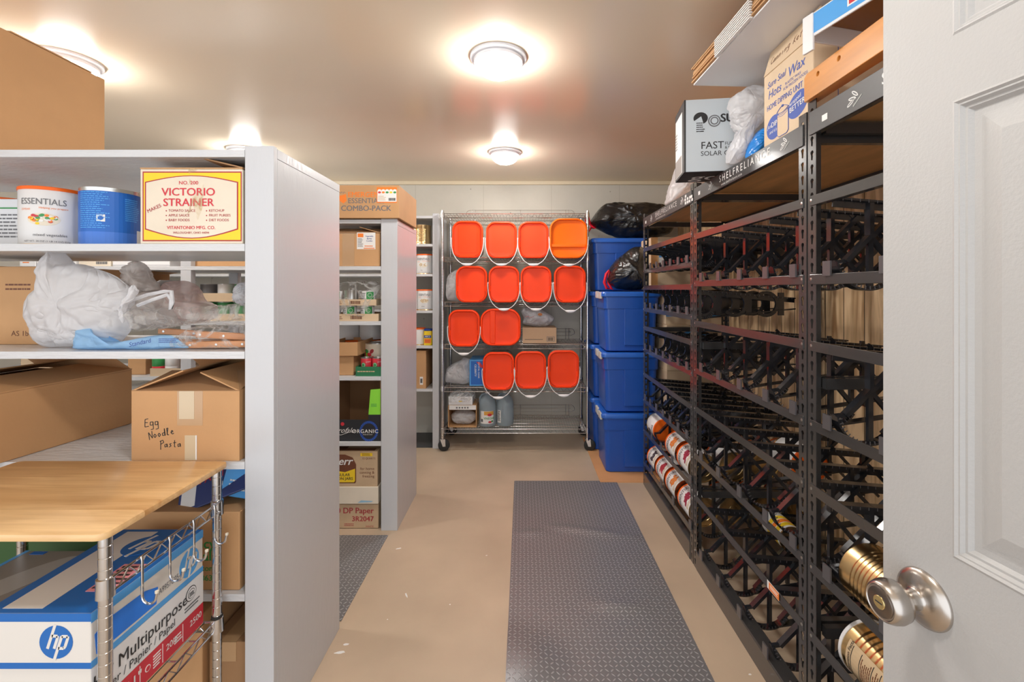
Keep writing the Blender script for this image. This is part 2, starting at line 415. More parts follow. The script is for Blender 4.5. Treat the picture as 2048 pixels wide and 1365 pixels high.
# ------------------------------------------------------------------ the room
CEIL = 2.46
def room():
    mb = MB(); mb.box(-4.2, 1.6, -1.2, 4.6, -.1, 0, CONC); struct(mb.build('floor'))
    cm = mat('ceiling semi-gloss paint', (.79, .67, .52), .18, bump=.02, bs=9, spec=.55, detail=2)
    mb = MB(); mb.box(-4.2, 1.6, -1.2, 4.6, CEIL, CEIL+.1, cm); struct(mb.build('ceiling'))
    mb = MB(); mb.box(-4.2, 1.6, 4.45, 4.6, 0, CEIL, WALLC); struct(mb.build('wall_back'))
    mb = MB(); mb.box(-4.2, -4.05, -.2, 4.45, 0, CEIL, WALLP); struct(mb.build('wall_left'))
    mb = MB(); mb.box(1.52, 1.6, -.2, 4.45, 0, CEIL, PLANKS); struct(mb.build('wall_right'))
    mb = MB(); mb.box(-4.05, 1.52, 4.425, 4.45, 2.425, CEIL, mat('cream trim', (.72, .62, .45), .5)); struct(mb.build('trim_1', bevel=.002))
    # paint drips and chips on the slab
    mb = MB(); rnd = random.Random(4)
    for (px, py, a, b) in ((680, 1306, .022, .007), (692, 1290, .012, .006), (797, 1098, .016, .006), (813, 1192, .004, .022), (1400, 1080, .005, .02), (1345, 1245, .004, .01), (973, 1112, .006, .003), (900, 1210, .004, .004), (1500, 1350, .006, .004), (775, 1240, .003, .003)):
        d = 910*1.4/(py-580.0); x = wx(px, d); th = rnd.uniform(0, .6)
        q = [(x+(a*cos(t)*cos(th)-b*sin(t)*sin(th))*rnd.uniform(.75, 1.1), d+(a*cos(t)*sin(th)+b*sin(t)*cos(th))*rnd.uniform(.75, 1.1)) for t in [2*pi*i/14 for i in range(14)]]
        mb.add([(u, v, .0006) for u, v in q], [tuple(range(14))], PW)
    o = mb.build('paint_spots'); o['kind'] = 'structure'
room()

def lamp(x, y, label):
    t = T('ceiling_light', label, 'ceiling light', (x, y, CEIL), group='round ceiling lights')
    D = MB(); D.lathe([(.127, 0), (.128, -.010), (.120, -.016), (.112, -.018), (.110, -.030), (.103, -.034), (.098, -.034), (.098, 0)], LAMPM, n=48); D.build('rim', t, smooth=True)
    G = MB(); G.lathe([(.0985, -.028), (.099, -.036)]+[(.099*cos(a), -.036-.058*sin(a)) for a in [R(10*k) for k in range(1, 9)]]+[(.002, -.094)], GLOW, n=48); G.build('glass_dome', t, smooth=True)
lamp(-.11, 2.07, 'round flush light with bright dome above the middle of the aisle')
lamp(-.135, 3.50, 'small-looking round ceiling light closest to the far concrete wall, over the aisle')
lamp(-2.10, 2.10, 'round ceiling light half hidden by the plain tall cardboard box')
lamp(-2.10, 3.45, 'round ceiling light mostly hidden behind the top of the white shelving')
lamp(-.11, .55, 'round flush ceiling light above the doorway')

def mat_sheet(name, label, x0, x1, y0, y1, bumps, nx=60, ny=140):
    def H(x, y):
        h = .003
        for (kind, a) in bumps:
            if kind == 'ridge':
                (ax, ay, bx, by, w, hh) = a; dx, dy = bx-ax, by-ay; L2 = dx*dx+dy*dy
                t = max(0, min(1, ((x-ax)*dx+(y-ay)*dy)/L2)); q = math.hypot(x-ax-t*dx, y-ay-t*dy)
                h += hh*math.exp(-(q/w)**2)*sin(pi*min(1, max(0, .15+.7*t)))
            else:
                (cx, cy, rx, ry, hh) = a; h += hh*math.exp(-(((x-cx)/rx)**2+((y-cy)/ry)**2)**1.5)
        return h
    mb = MB(); vs = []; fs = []
    for j in range(ny+1):
        for i in range(nx+1):
            x = x0+(x1-x0)*i/nx; y = y0+(y1-y0)*j/ny; vs.append((x, y, H(x, y)))
    for j in range(ny):
        for i in range(nx): a = j*(nx+1)+i; fs.append((a, a+1, a+nx+2, a+nx+1))
    n = len(vs); rim = [i for i in range(nx+1)]+[j*(nx+1)+nx for j in range(1, ny+1)]+[ny*(nx+1)+i for i in range(nx-1, -1, -1)]+[j*(nx+1) for j in range(ny-1, 0, -1)]
    vs += [(vs[i][0], vs[i][1], .0004) for i in rim]
    for k in range(len(rim)): fs.append((rim[k], n+k, n+(k+1) % len(rim), rim[(k+1) % len(rim)]))
    mb.add(vs, fs, TREAD); return tag(mb.build(name, smooth=True), label, 'floor mat')
mat_sheet('floor_mat', 'long grey diamond-tread vinyl mat running down the aisle beside the black racks', -.06, .685, .9, 3.326,
          [('ridge', (.17, 2.68, .62, 2.57, .035, .012)), ('ridge', (-.02, 2.60, .12, 2.62, .03, .008)), ('ridge', (.33, 2.02, .52, 2.00, .04, .010)),
           ('blob', (-.05, 1.70, .17, .16, .022))])
mat_sheet('floor_mat', 'grey diamond-tread mat in the side aisle between the two white shelving rows', -2.9, -.765, 1.92, 2.59,
          [('ridge', (-1.0, 1.95, -.86, 2.5, .04, .01))], nx=120, ny=40)
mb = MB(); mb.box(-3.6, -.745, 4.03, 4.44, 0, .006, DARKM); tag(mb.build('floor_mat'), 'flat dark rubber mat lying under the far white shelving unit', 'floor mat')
mb = MB(); mb.box(.565, 1.12, 3.30, 4.30, 0, .006, mat('orange fibreboard', (.66, .33, .14), .6, var=.08)); tag(mb.build('cardboard_sheet'), 'flat orange-brown sheet on the floor beneath the blue totes', 'cardboard')

# ------------------------------------------------------------------ white plywood shelving
def shelving(label, xr, y0, y1, height, levels, x_left, trim_w=.088, dividers=(), thick=.022, back_rails=()):
    t = T('storage_shelving', label, 'shelving unit', ((xr+x_left)/2, y0, 0), group='white painted plywood shelving units')
    ox, oy = (xr+x_left)/2, y0
    def b(mb, nm, bev=.0015, **k): return mb.build(nm, t, bevel=bev, **k)
    mb = MB(); mb.box(xr-.018-ox, xr-ox, .02, y1-oy, 0, height-.035, WHITE); b(mb, 'end_panel')
    mb = MB(); mb.box(xr-.018-ox, xr+.0008-ox, .02, y1-oy, height-.035, height-.004, WHITE); b(mb, 'edge_trim')
    mb = MB(); mb.box(xr-trim_w-ox, xr-ox, 0, .02, 0, height, WHITE); b(mb, 'face_post')
    mb = MB(); mb.box(xr-trim_w-ox, xr-.019-ox, y1-oy-.02, y1-oy, 0, height-.004, WHITE); b(mb, 'rear_post')
    for z in levels:
        mb = MB(); mb.box(x_left-ox, xr-(trim_w if 0 else .019)-ox, .0205 if 0 else .0, y1-oy, z-thick, z, SHELFW)
        # notch around the posts
        mb = MB(); mb.box(x_left-ox, xr-trim_w-.001-ox, 0, y1-oy-.0005, z-thick, z, SHELFW); mb.box(xr-trim_w-.001-ox, xr-.019-ox, .0205, y1-oy-.021, z-thick, z, SHELFW)
        mb.build('shelf', t)
    for dx in dividers:
        mb = MB(); prev = 0
        for z in sorted(levels):
            for yy in (.001, y1-oy-.041): mb.box(dx-.03-ox, dx+.03-ox, yy, yy+.038, prev, z-thick-.0005, WHITE)
            prev = z+.0005
        mb.build('upright', t)
    for z in back_rails:
        mb = MB(); mb.box(x_left-ox, xr-.09-ox, y1-oy-.022, y1-oy-.001, z-.03, z, WHITE); mb.build('rear_rail', t)
    return t
L1 = [1.826, 1.540, 1.212, .876, .474]
shelving('tall white plywood shelving unit closest to the doorway, big plain box on top', -.756, 1.383, 1.88, 1.838, L1, -3.2, dividers=(-2.35,))
shelving('middle white plywood shelving unit with an orange-printed combo box on top', -.727, 2.643, 3.12, 1.812, [1.808, 1.537, 1.217, .895, .514], -3.4, dividers=(-1.957,), trim_w=.095)
shelving('far white plywood shelving unit standing against the concrete wall', -.737, 4.006, 4.44, 2.073, [2.052, 1.804, 1.54, 1.217, .905, .525], -3.6, trim_w=.055)

# ------------------------------------------------------------------ cans
def can(label, x, y, z, r=.0785, h=.178, body=CANW, lid=None, lidside=1, rot=None, group=None, ridges=0, ink=None, cat='can', name='food_can', rz=0):
    """upright can with its base centre at (x, y, z) in its own frame"""
    t = T(name, label, cat, (x, y, z), rz, group, rot)
    prof = [(r*.955, .0), (r, .0), (r, .004), (r*.982, .007)]
    if ridges:
        k0, k1 = .16*h, .84*h; n = ridges
        prof += [(r*.982, k0*.8)]
        for i in range(n):
            a = k0+(k1-k0)*i/n; s = (k1-k0)/n
            prof += [(r*.982, a), (r*.952, a+s*.3), (r*.952, a+s*.55), (r*.982, a+s*.85)]
    prof += [(r*.982, h-.007), (r, h-.004), (r, h), (r*.955, h), (r*.95, h-.004), (r*.6, h-.004), (r*.59, h-.0055), (r*.3, h-.0055), (r*.29, h-.004), (0, h-.004)]
    base = [(0, .004), (r*.28, .004), (r*.3, .0055), (r*.6, .0055), (r*.62, .004), (r*.94, .004)]
    MB().lathe(base+prof, GOLD if body is CANW else body, n=40).build('can_body', t, smooth=True)
    if body is CANW:
        MB().lathe([(r*.984, .008), (r*.992, .009), (r*.992, h-.009), (r*.984, h-.008)], CANW, n=40, caps=(0, 0)).build('paper_label', t, smooth=True)
    if lid:
        MB().lathe([(0, h-.002), (r*.9, h-.002), (r*.92, h+.001), (r*1.0, h+.001), (r*1.02, h-.001), (r*1.02, h-.010), (r*.99, h-.010)][::-1], lid, n=40, caps=(0, 0)).build('lid', t, smooth=True)
    if ink: ink(t, r, h)
    return t
def wrap(t, r, h, items, name='label_print'):
    """items drawn on the cylinder: fn(add) where (u = arc metres from -Y direction, v height)"""
    src = Ink(Matrix.Identity(4)); items(src); mb = src.mb; out = []
    bm = bmesh.new(); vv = [bm.verts.new(p) for p in mb.v]
    for f, k in zip(mb.f, mb.mi):
        try: bm.faces.new([vv[i] for i in f]).material_index = k
        except ValueError: pass
    lo, hi = min(p[0] for p in mb.v), max(p[0] for p in mb.v); c = math.ceil(lo/.011)*.011
    while c < hi:
        bmesh.ops.bisect_plane(bm, geom=bm.verts[:]+bm.edges[:]+bm.faces[:], dist=1e-6, plane_co=(c, 0, 0), plane_no=(1, 0, 0)); c += .011
    bm.verts.index_update(); mb.v = [tuple(v.co) for v in bm.verts]; mb.f = [[v.index for v in f.verts] for f in bm.faces]; mb.mi = [f.material_index for f in bm.faces]; bm.free()
    for (u, v, w) in mb.v:
        a = u/(r*.995)-pi/2; rr = r*.9955+w
        out.append((rr*cos(a), rr*sin(a), v))
    mb.v = out; o = mb.build(name, t); return o
def ellip_pts(s, u, v, a, b, m, k=1): s.ellipse(u, v, a, b, m, k)

def food_print(name1, col, second=None, side=0.0):
    def f(t, r, h):
        def it(s):
            s.text('ESSENTIALS', side-.062, h*.70, .020, PG, sx=.82, bold=.012)
            s.text('Helping you prepare', side-.01, h*.63, .006, PO)
            s.text('25YEAR', side-.06, h*.60, .006, PO)
            for i in range(30):
                rnd = random.Random(i*3+7); a = rnd.uniform(0, 2*pi); q = math.sqrt(rnd.random())
                s.ellipse(side+.035*q*cos(a), h*.45+.017*q*sin(a), .0055, .0042, col[i % len(col)], 2+i % 4, n=8)
            s.ellipse(side, h*.45, .040, .020, mat('bowl cream', (.80, .72, .58), .6), 1)
            s.text(name1, side-.025, h*.17, .0085, PG, bold=.02)
            s.text('NET WT. 30 OZ (1 LB 14 OZ) 850g', side-.05, h*.07, .0055, PG)
        wrap(t, r, h, it)
    return f
R1, R2 = .081, .083
# upper shelf of the near unit
def blue_ink(t, r, h):
    def it(s):
        s.rect(-.2, .2, .008, h*.25, mat('mid blue', (.05, .19, .66), .35), 1); s.rect(-.2, .2, h*.25, h-.012, PBL, 1)
        s.rect(.09, .125, .008, .06, PW, 2)
        s.fine(-.075, .012, h*.30, h*.93, 18, PLB, 3, 5); s.fine(.05, .10, h*.45, h*.85, 12, PLB, 3, 8)
        s.rect(-.022, .0, h*.42, h*.54, PW, 2); s.ellipse(-.011, h*.48, .007, .007, PBL, 3)
    wrap(t, r, h, it)
can('white can with orange lid picturing a dish of vegetables, upper shelf', wx(106, 1.53), 1.53, 1.540, R1, .192, lid=RIMO, ink=food_print('mixed vegetables', [PW, PO, PGR, PR, PY], side=.0), rz=R(30), group='cans on the upper shelf')
can('blue can with a silver rim beside the red and yellow strainer box', wx(222, 1.54), 1.54, 1.540, .080, .192, body=TIN, ink=blue_ink, rz=R(32), group='cans on the upper shelf')
can('white can with orange lid standing behind the vegetable dish can', wx(20, 1.70), 1.70, 1.540, .08, .192, lid=RIMO, rz=R(35), group='cans on the upper shelf')
t, w, d, h = carton('food_carton', 'white carton with thin green line at the picture edge of the upper shelf', 'carton', -1.93, -1.735, 1.60, 1.78, 1.5405, 1.72, PWC)
s = Ink(face('front', 0, 0, 0)); s.rect(.02, w-.002, h-.035, h-.030, PGR); s.rect(.02, w-.002, .016, .021, PGR); s.fine(.03, w-.01, .04, h-.05, 7, PG, 1, 2); s.done('printed_text', t)

# strainer box
t, w, d, h = carton('strainer_box', 'red and yellow printed strainer box on the upper shelf', 'box', -1.170, -.857, 1.392, 1.70, 1.5405, 1.770, CREAM)
s = Ink(face('front', 0, 0, 0))
e = .008; s.rect(e, w-.002, e, h-e, PDR, 1); s.rect(e+.004, w-.005, e+.004, h-e-.004, PY, 2)
def badge(g): 
    pts = []
    for k in range(13): q = k/12; pts.append((.016+g+(w-.028-2*g)*q, .044+g*.7-(.028)*sin(pi*q)))
    for k in range(13): q = 1-k/12; pts.append((.016+g+(w-.028-2*g)*q, h-.040-g*.7+(.020)*sin(pi*q)))
    return pts
s.poly(badge(0), PDR, 3); s.poly(badge(.004), CREAM, 4)
s.text('NO. 200', .150, h-.048, .011, PR, 5, 'CENTER', bold=.03, sx=1.1)
s.text('VICTORIO', .150, h-.082, .024, PR, 5, 'CENTER', bold=.05, sx=1.06); s.text('STRAINER', .150, h-.114, .024, PR, 5, 'CENTER', bold=.05, sx=1.05)
s.text('MAKES', .026, .094, .011, PDR, 5, rot=R(25), bold=.02)
for i, (a, b) in enumerate((('TOMATO SAUCE', 'KETCHUP'), ('APPLE SAUCE', 'FRUIT PUREES'), ('BABY FOODS', 'DIET FOODS'))):
    v = .098-.0145*i; s.ellipse(.082, v+.003, .002, .002, PDR, 5, n=8); s.text(a, .089, v, .0078, PDR, 5, bold=.02)
    s.ellipse(.205, v+.003, .002, .002, PDR, 5, n=8); s.text(b, .212, v, .0078, PDR, 5, bold=.02)
s.text('VITANTONIO MFG. CO.', .158, .045, .010, PR, 5, 'CENTER', bold=.05); s.text('WILLOUGHBY, OHIO 44094', .158, .031, .0065, PDR, 5, 'CENTER', bold=.03)
s.done('printed_label', t)
mb = MB(); q = [(.150, h+.001), (.200, h+.001), (.193, .11), (.178, .07), (.150, .062), (.146, .085), (.158, .13)]
s = Ink(face('front', 0, -.003, 0)); s.poly([(a, b) for a, b in q], film('tape film', (.75, .6, .35), .8, .15), 1); s.done('tape', t, 'peeling yellowed tape')
flap(t, (0, .0, h+.002), (w, .0, h+.002), .12, 10, CARD, inward=(0, 1, 0)); flap(t, (w, 0, h+.004), (w, d, h+.004), .14, 14, CARD2, inward=(-1, 0, 0))

# big box on top
t, w, d, h = carton('cardboard_box', 'large plain cardboard box standing on top of the near white shelving', 'box', -2.12, -1.652, 1.29, 1.80, 1.8265, 2.232, CARD)
flap(t, (w, .18, h+.003), (w, .46, h+.003), .10, 8, CARD, inward=(-1, 0, 0)); tape_strip(t, w, d, h)

# ---- third shelf: tan box, bags
t, w, d, h = carton('cardboard_box', 'brown cardboard box with faded stamp beside the white carrier bag', 'box', -2.00, -1.627, 1.555, 1.86, 1.2125, 1.480, CARD)
s = Ink(face('front', 0, 0, 0)); s.fine(w-.14, w-.03, h-.085, h-.055, 2, PBR, 1, 3); s.text('AS 1b', w-.12, .03, .018, PBR, 1); s.done('printed_text', t); tape_strip(t, w, d, h)
def pz(outline, d): return [(wx(a, d), wz(b, d)) for a, b in outline]
D3 = 1.52
b = blob('carrier_bag', pz([(52, 605), (84, 575), (90, 545), (82, 528), (112, 500), (126, 530), (170, 532), (235, 556), (270, 600), (262, 660), (235, 690), (150, 697), (84, 695), (60, 645)], 1.47), 1.472, .072, BAGW, seed=3, center=(wx(155, 1.47), wz(612, 1.47)), nz=.012, nf=7)
b.location.z = 1.214-min((v.co.z for v in b.data.vertices)); tag(b, 'opaque white plastic carrier bag with peaked handles beside the brown box', 'plastic bag', 'plastic bags on the middle shelf')
t = T('carrier_bag', 'sheer carrier bag with tied white knot on the middle shelf', 'plastic bag', (0, 0, 0), group='plastic bags on the middle shelf')
blob('bag_body', pz([(168, 612), (196, 578), (212, 566), (250, 570), (300, 575), (335, 590), (345, 640), (330, 655), (200, 660), (150, 650)], 1.52), 1.55, .09, BAGS, t, seed=5, center=(wx(250, 1.5), wz(620, 1.5)), nf=9, nz=.014)
blob('bag_top', pz([(248, 565), (250, 540), (262, 523), (280, 522), (295, 540), (302, 560), (318, 580), (280, 585)], 1.52), 1.52, .04, BAGS, t, seed=9, nf=10, nz=.008)
blob('bag_knot', pz([(243, 623), (248, 605), (262, 585), (272, 570), (280, 580), (272, 598), (258, 612), (252, 646), (246, 640)], 1.44), 1.43, .012, BAGW, t, seed=4, nf=14, nz=.003)['label'] = 'twisted white handle knot'
mb = MB(); ring = [(wx(a, 1.45), 1.46, wz(b, 1.45)) for a, b in ((262, 600), (290, 590), (325, 583), (338, 583), (340, 605), (336, 620), (338, 600), (330, 590), (300, 600), (270, 612))]
mb.tube(ring, .006, BAGW, n=6); mb.build('bag_handle', t, smooth=True)
b = blob('carrier_bag', pz([(325, 620), (330, 585), (345, 565), (368, 562), (384, 572), (400, 600), (425, 612), (420, 640), (340, 645)], 1.6), 1.60, .09, BAGP, seed=12, nf=8)
tag(b, 'pinkish see-through bag humped up behind the clear plastic roll', 'plastic bag', 'plastic bags on the middle shelf')
b = blob('carrier_bag', pz([(470, 600), (474, 580), (487, 566), (500, 570), (505, 600), (490, 612)], 1.66), 1.66, .05, BAGW, seed=15, nf=8)
tag(b, 'small white bag tip showing beside the face post of the near shelving', 'plastic bag', 'plastic bags on the middle shelf')
# loose clear sheeting laid along the front
b = blob('plastic_sheeting', pz([(175, 655), (178, 640), (205, 618), (240, 618), (340, 618), (480, 606), (487, 610), (486, 640), (400, 648), (300, 662), (230, 668), (190, 668)], 1.45), 1.46, .045, CLEARF, seed=21, nf=9, center=(wx(300, 1.45), wz(640, 1.45)), nz=.010, nb=160)
tag(b, 'long roll of crumpled clear plastic sheeting across the front of the middle shelf', 'plastic sheeting')
t = T('newspaper_bag', 'pale blue newspaper bag lying flat on the middle shelf', 'plastic bag', (0, 0, 0))
o = blob('bag_body', pz([(143, 692), (146, 678), (152, 660), (178, 656), (186, 676), (205, 684), (250, 683), (300, 672), (340, 672), (366, 690), (372, 697), (290, 700), (150, 699)], 1.42), 1.425, .022, BLUEF, t, seed=2, nf=10, center=(wx(230, 1.42), wz(690, 1.42)), nz=.006, nb=160, fold=.003)
s = Ink(Matrix.Translation((wx(252, 1.38), 1.392, 1.222)) @ face('front', 0, 0, 0)); s.text('Standard', .0, .003, .014, PNV, 2, shear=.2, bold=.02, rot=R(12)); s.fine(.09, .15, .015, .03, 3, PNV, 2); s.done('printed_text', t)
t = T('slatted_board', 'bundle of wooden slats with screws wrapped in clear plastic', 'wood slats', (-.99, 1.43, 1.213))
for i, (a0, a1, y, z, hh, rz) in enumerate(((-.07, .125, .0, .004, .020, -1), (-.06, .12, .028, .030, .021, 3), (-.16, .10, .055, .002, .022, 0), (-.22, .02, .075, .026, .018, 4))):
    mb = MB(); M = Matrix.Rotation(R(rz), 4, 'Y'); 
    mb.box(a0, a1, y, y+.02, z, z+hh, mat('copper brown slat', (.60, .28, .13), .4, var=.15, vs=9, stretch=(.5, 4, 4)), M); o = mb.build('slat', t, bevel=.002)
    mb = MB()
    for q in (.08, .5, .92):
        u = a0+(a1-a0)*q; mb.lathe([(0, 0), (.004, 0), (.0038, .001), (0, .0014)], TIN, M @ Matrix.Translation((u, y, z+hh/2)) @ Matrix.Rotation(pi/2, 4, 'X'), n=10)
    mb.build('screw', o, smooth=True)
b = blob('plastic_sleeve', pz([(330, 697), (345, 668), (380, 654), (455, 647), (486, 652), (487, 697), (420, 699)], 1.40), 1.425, .05, WRAPF, seed=31, nf=9, nz=.006, nb=160)
tag(b, 'glossy clear plastic sleeve around the wooden slats', 'plastic wrap')

# ---- fourth shelf: long box, egg noodle box
t, w, d, h = carton('cardboard_box', 'long brown cardboard box with open flaps, angled beside the egg noodle box', 'box', -1.585-.42, -1.585, 1.10, 1.10+.70, .8765, 1.087, CARD, rz=R(-6))
t.location = (-2.02, 1.13, .8765)
flap(t, (w, .0, h+.002), (w, d, h+.002), .2, 6, CARD, inward=(-1, 0, 0)); flap(t, (0, .0, h+.002), (0, d, h+.002), .2, 12, CARD, inward=(1, 0, 0)); flap(t, (0.01, d, h+.004), (w-.01, d, h+.004), .12, 42, CARD, inward=(0, -1, 0))
t.name = 'cardboard_box'
t, w, d, h = carton('cardboard_box', 'cardboard box hand-marked Egg Noodle Pasta with open flaps', 'box', -1.196, -.866, 1.392, 1.72, .8765, 1.090, CARD, open_top=True)
t['label'] = 'open cardboard box with handwritten egg noodle pasta and torn tape'
flap(t, (0, 0, h), (0, d, h), .16, 22, CARD, inward=(1, 0, 0)); flap(t, (w, 0, h), (w, d, h), .15, 20, CARD, inward=(-1, 0, 0), taper=.03)
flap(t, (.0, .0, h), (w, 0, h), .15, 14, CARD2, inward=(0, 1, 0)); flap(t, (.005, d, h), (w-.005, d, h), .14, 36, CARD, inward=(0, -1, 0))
s = Ink(face('front', 0, 0, 0))
def hand(txt, u, v, hgt, rot, m=PB, w_=.0022, sp=1.0):
    G = {'E': [[(.55, .95), (.15, .9), (.1, .55), (.45, .52)], [(.1, .55), (.05, .05), (.55, .1)]], 'g': [[(.5, .55), (.15, .55), (.12, .2), (.45, .2), (.5, .55), (.48, -.25), (.15, -.3)]],
         'N': [[(.05, -.1), (.1, .85), (.5, .05), (.6, .95)]], 'o': [[(.3, .5), (.1, .3), (.25, .05), (.48, .25), (.3, .5)]], 'd': [[(.45, .45), (.15, .4), (.12, .1), (.42, .1), (.55, .95), (.5, .02)]],
         'l': [[(.15, .1), (.45, .9), (.25, .9), (.2, .05), (.4, .05)]], 'e': [[(.1, .25), (.45, .35), (.3, .52), (.1, .25), (.3, .02), (.5, .12)]], 'P': [[(.15, -.25), (.2, .9)], [(.05, .8), (.5, .95), (.6, .65), (.2, .45)]],
         'a': [[(.45, .45), (.12, .35), (.15, .05), (.4, .15), (.45, .45), (.5, .03)]], 's': [[(.45, .5), (.2, .42), (.4, .2), (.1, .03)]], 't': [[(.3, .9), (.25, .05), (.4, .03)], [(.08, .55), (.5, .6)]],
         'C': [[(.55, .8), (.2, .9), (.08, .4), (.3, .02), (.55, .15)]], 'n': [[(.1, .45), (.12, .02), (.15, .4), (.4, .45), (.45, .02)]], 'i': [[(.25, .45), (.27, .02)]], 'K': [[(.1, .95), (.12, 0)], [(.5, .9), (.12, .4), (.55, .0)]],
         'k': [[(.1, .95), (.12, 0)], [(.4, .5), (.12, .25), (.45, .0)]], 'r': [[(.1, .45), (.13, .02), (.15, .35), (.4, .45)]], 'R': [[(.12, 0), (.12, .9), (.5, .8), (.45, .5), (.12, .45), (.55, 0)]], 'O': [[(.3, .9), (.05, .5), (.3, 0), (.55, .5), (.3, .9)]],
         'I': [[(.3, .9), (.3, 0)]], 'B': [[(.12, 0), (.12, .9), (.5, .75), (.12, .5), (.5, .25), (.12, 0)]], 'U': [[(.1, .9), (.12, .1), (.45, .1), (.5, .9)]], 'F': [[(.1, 0), (.12, .9), (.5, .9)], [(.1, .5), (.4, .5)]], ' ': []}
    x = 0
    for ch in txt:
        for st in G.get(ch, []):
            p = [((x+a)*hgt*.9, b*hgt) for a, b in st]; p = [(u+a*cos(rot)-b*sin(rot), v+a*sin(rot)+b*cos(rot)) for a, b in p]; s.stroke(p, w_, m, 1)
        x += .62*sp
hand('Egg', .040, .102, .027, R(5)); hand('Noodle', .054, .066, .024, R(12)); hand('Pasta', .086, .040, .024, R(2))
s.rect(.140, .218, .108, h, TAPE, 1); s.rect(.146, .192, .128, h, WAX, 2); s.rect(.163, .200, .002, .078, WAX, 1); s.rect(.196, .200, .004, .078, PW, 2); s.done('tape_and_lettering', t)

# ---- fifth shelf and floor of the near unit
t, w, d, h = carton('food_storage_box', 'brown emergency food box with dark green lettering behind the cart post', 'box', -1.27, -.870, 1.40, 1.75, .4745, .716, CARD)
s = Ink(face('front', 0, 0, 0)); s.text('Emergency', w-.075, .130, .030, PGR, 1, 'RIGHT', bold=.06); s.text('Essentials', w-.070, .092, .030, PGR, 1, 'RIGHT', bold=.06)
s.text('beprepared.com', w-.075, .060, .018, PGR, 1, 'RIGHT', bold=.05); s.text('1-800-999-1863', w-.083, .030, .018, PGR, 1, 'RIGHT', bold=.05); s.done('printed_text', t)
mb = MB(); mb.box(-.13, .10, -.004, .004, -.07, .07, mat('navy card', (.03, .05, .17), .35)); o = mb.build('booklet', bevel=.002); o.location = (-.985, 1.47, .79); o.rotation_euler = (R(-35), R(-22), 0)
tag(o, 'navy and white printed packet tilted on top of the brown emergency food box', 'packet')
s = Ink(face('front', -.12, -.004, -.06)); s.rect(.0, .05, .0, .12, PW, 1); s.text('PANTRY', .06, .06, .026, PDR, 2, bold=.05); s.text('No Salt', .13, .03, .014, PW, 2); s.done('printed_text', o)
mb = MB(); mb.box(-.06, .06, -.05, .05, 0, .12, PLB); o = mb.build('drink_box', bevel=.004); o.location = (-.912, 1.50, .730); o.rotation_euler = (0, R(14), R(10))
o.location.z = .7345; tag(o, 'bright blue printed packet wedged against the face post of the near shelving', 'packet')
s = Ink(face('front', -.05, -.0505, 0)); s.fine(.01, .09, .02, .06, 3, PW, 1, 4); s.done('printed_text', o)
t, w, d, h = carton('green_box', 'dark green box behind the small table-top at the picture edge', 'box', -1.80, -1.30, 1.42, 1.70, .4745, .70, mat('dark green card', (.03, .10, .02), .5))
s = Ink(face('front', 0, 0, 0)); s.text('Premium', .20, .155, .03, PW, 1, shear=.2); s.done('printed_text', t)
t, w, d, h = carton('cardboard_box', 'plain brown box on the floor under the near shelving, lid tape showing', 'box', -1.28, -.985, 1.40, 1.78, .001, .40, CARD); tape_strip(t, w, d, h, u=.2)
t, w, d, h = carton('cardboard_box', 'shorter brown box on the floor squeezed between taller box and face post', 'box', -.978, -.85, 1.42, 1.80, .001, .30, CARD2); tape_strip(t, w, d, h, u=.06)

# ------------------------------------------------------------------ rolling cart with butcher block
def post_mesh(mb, x, y, z0, z1, r=.0127, m=CHROME2):
    prof = [(r*.9, z0), (r, z0+.001)]
    z = z0+.02
    while z < z1-.01: prof += [(r, z), (r*.93, z+.0008), (r*.93, z+.002), (r, z+.0028)]; z += .0254
    prof += [(r, z1-.001), (r*.9, z1)]
    mb.lathe(prof, m, Matrix.Translation((x, y, 0)), n=20)
def wire_shelf(parent, x0, x1, y0, y1, z, pitch=.0254, r=.0018, truss=.028, name='wire_shelf', nlong=4, edge=.003):
    mb = MB()
    n = max(3, int((x1-x0)/pitch))
    for i in range(1, n):
        x = x0+(x1-x0)*i/n; mb.tube([(x, y0, z-.002), (x, y1, z-.002)], r, CHROME, n=5)
    for k in range(nlong):
        y = y0+(y1-y0)*(k+1)/(nlong+1); mb.tube([(x0, y, z-.006), (x1, y, z-.006)], r*1.3, CHROME, n=5)
    for (p, q) in (((x0, y0), (x1, y0)), ((x0, y1), (x1, y1)), ((x0, y0), (x0, y1)), ((x1, y0), (x1, y1))):
        for dz in (0, -truss): mb.tube([(p[0], p[1], z+dz-.003), (q[0], q[1], z+dz-.003)], edge, CHROME, n=6)
        L = math.hypot(q[0]-p[0], q[1]-p[1]); m = max(4, int(L/.028)); m += m % 2
        zz = []
        for i in range(m+1):
            t = i/m; zz.append((p[0]+(q[0]-p[0])*t, p[1]+(q[1]-p[1])*t, z-.003-(truss if i % 2 else 0)))
        mb.tube(zz, .0019, CHROME, n=5)
    return mb.build(name, parent, smooth=True)
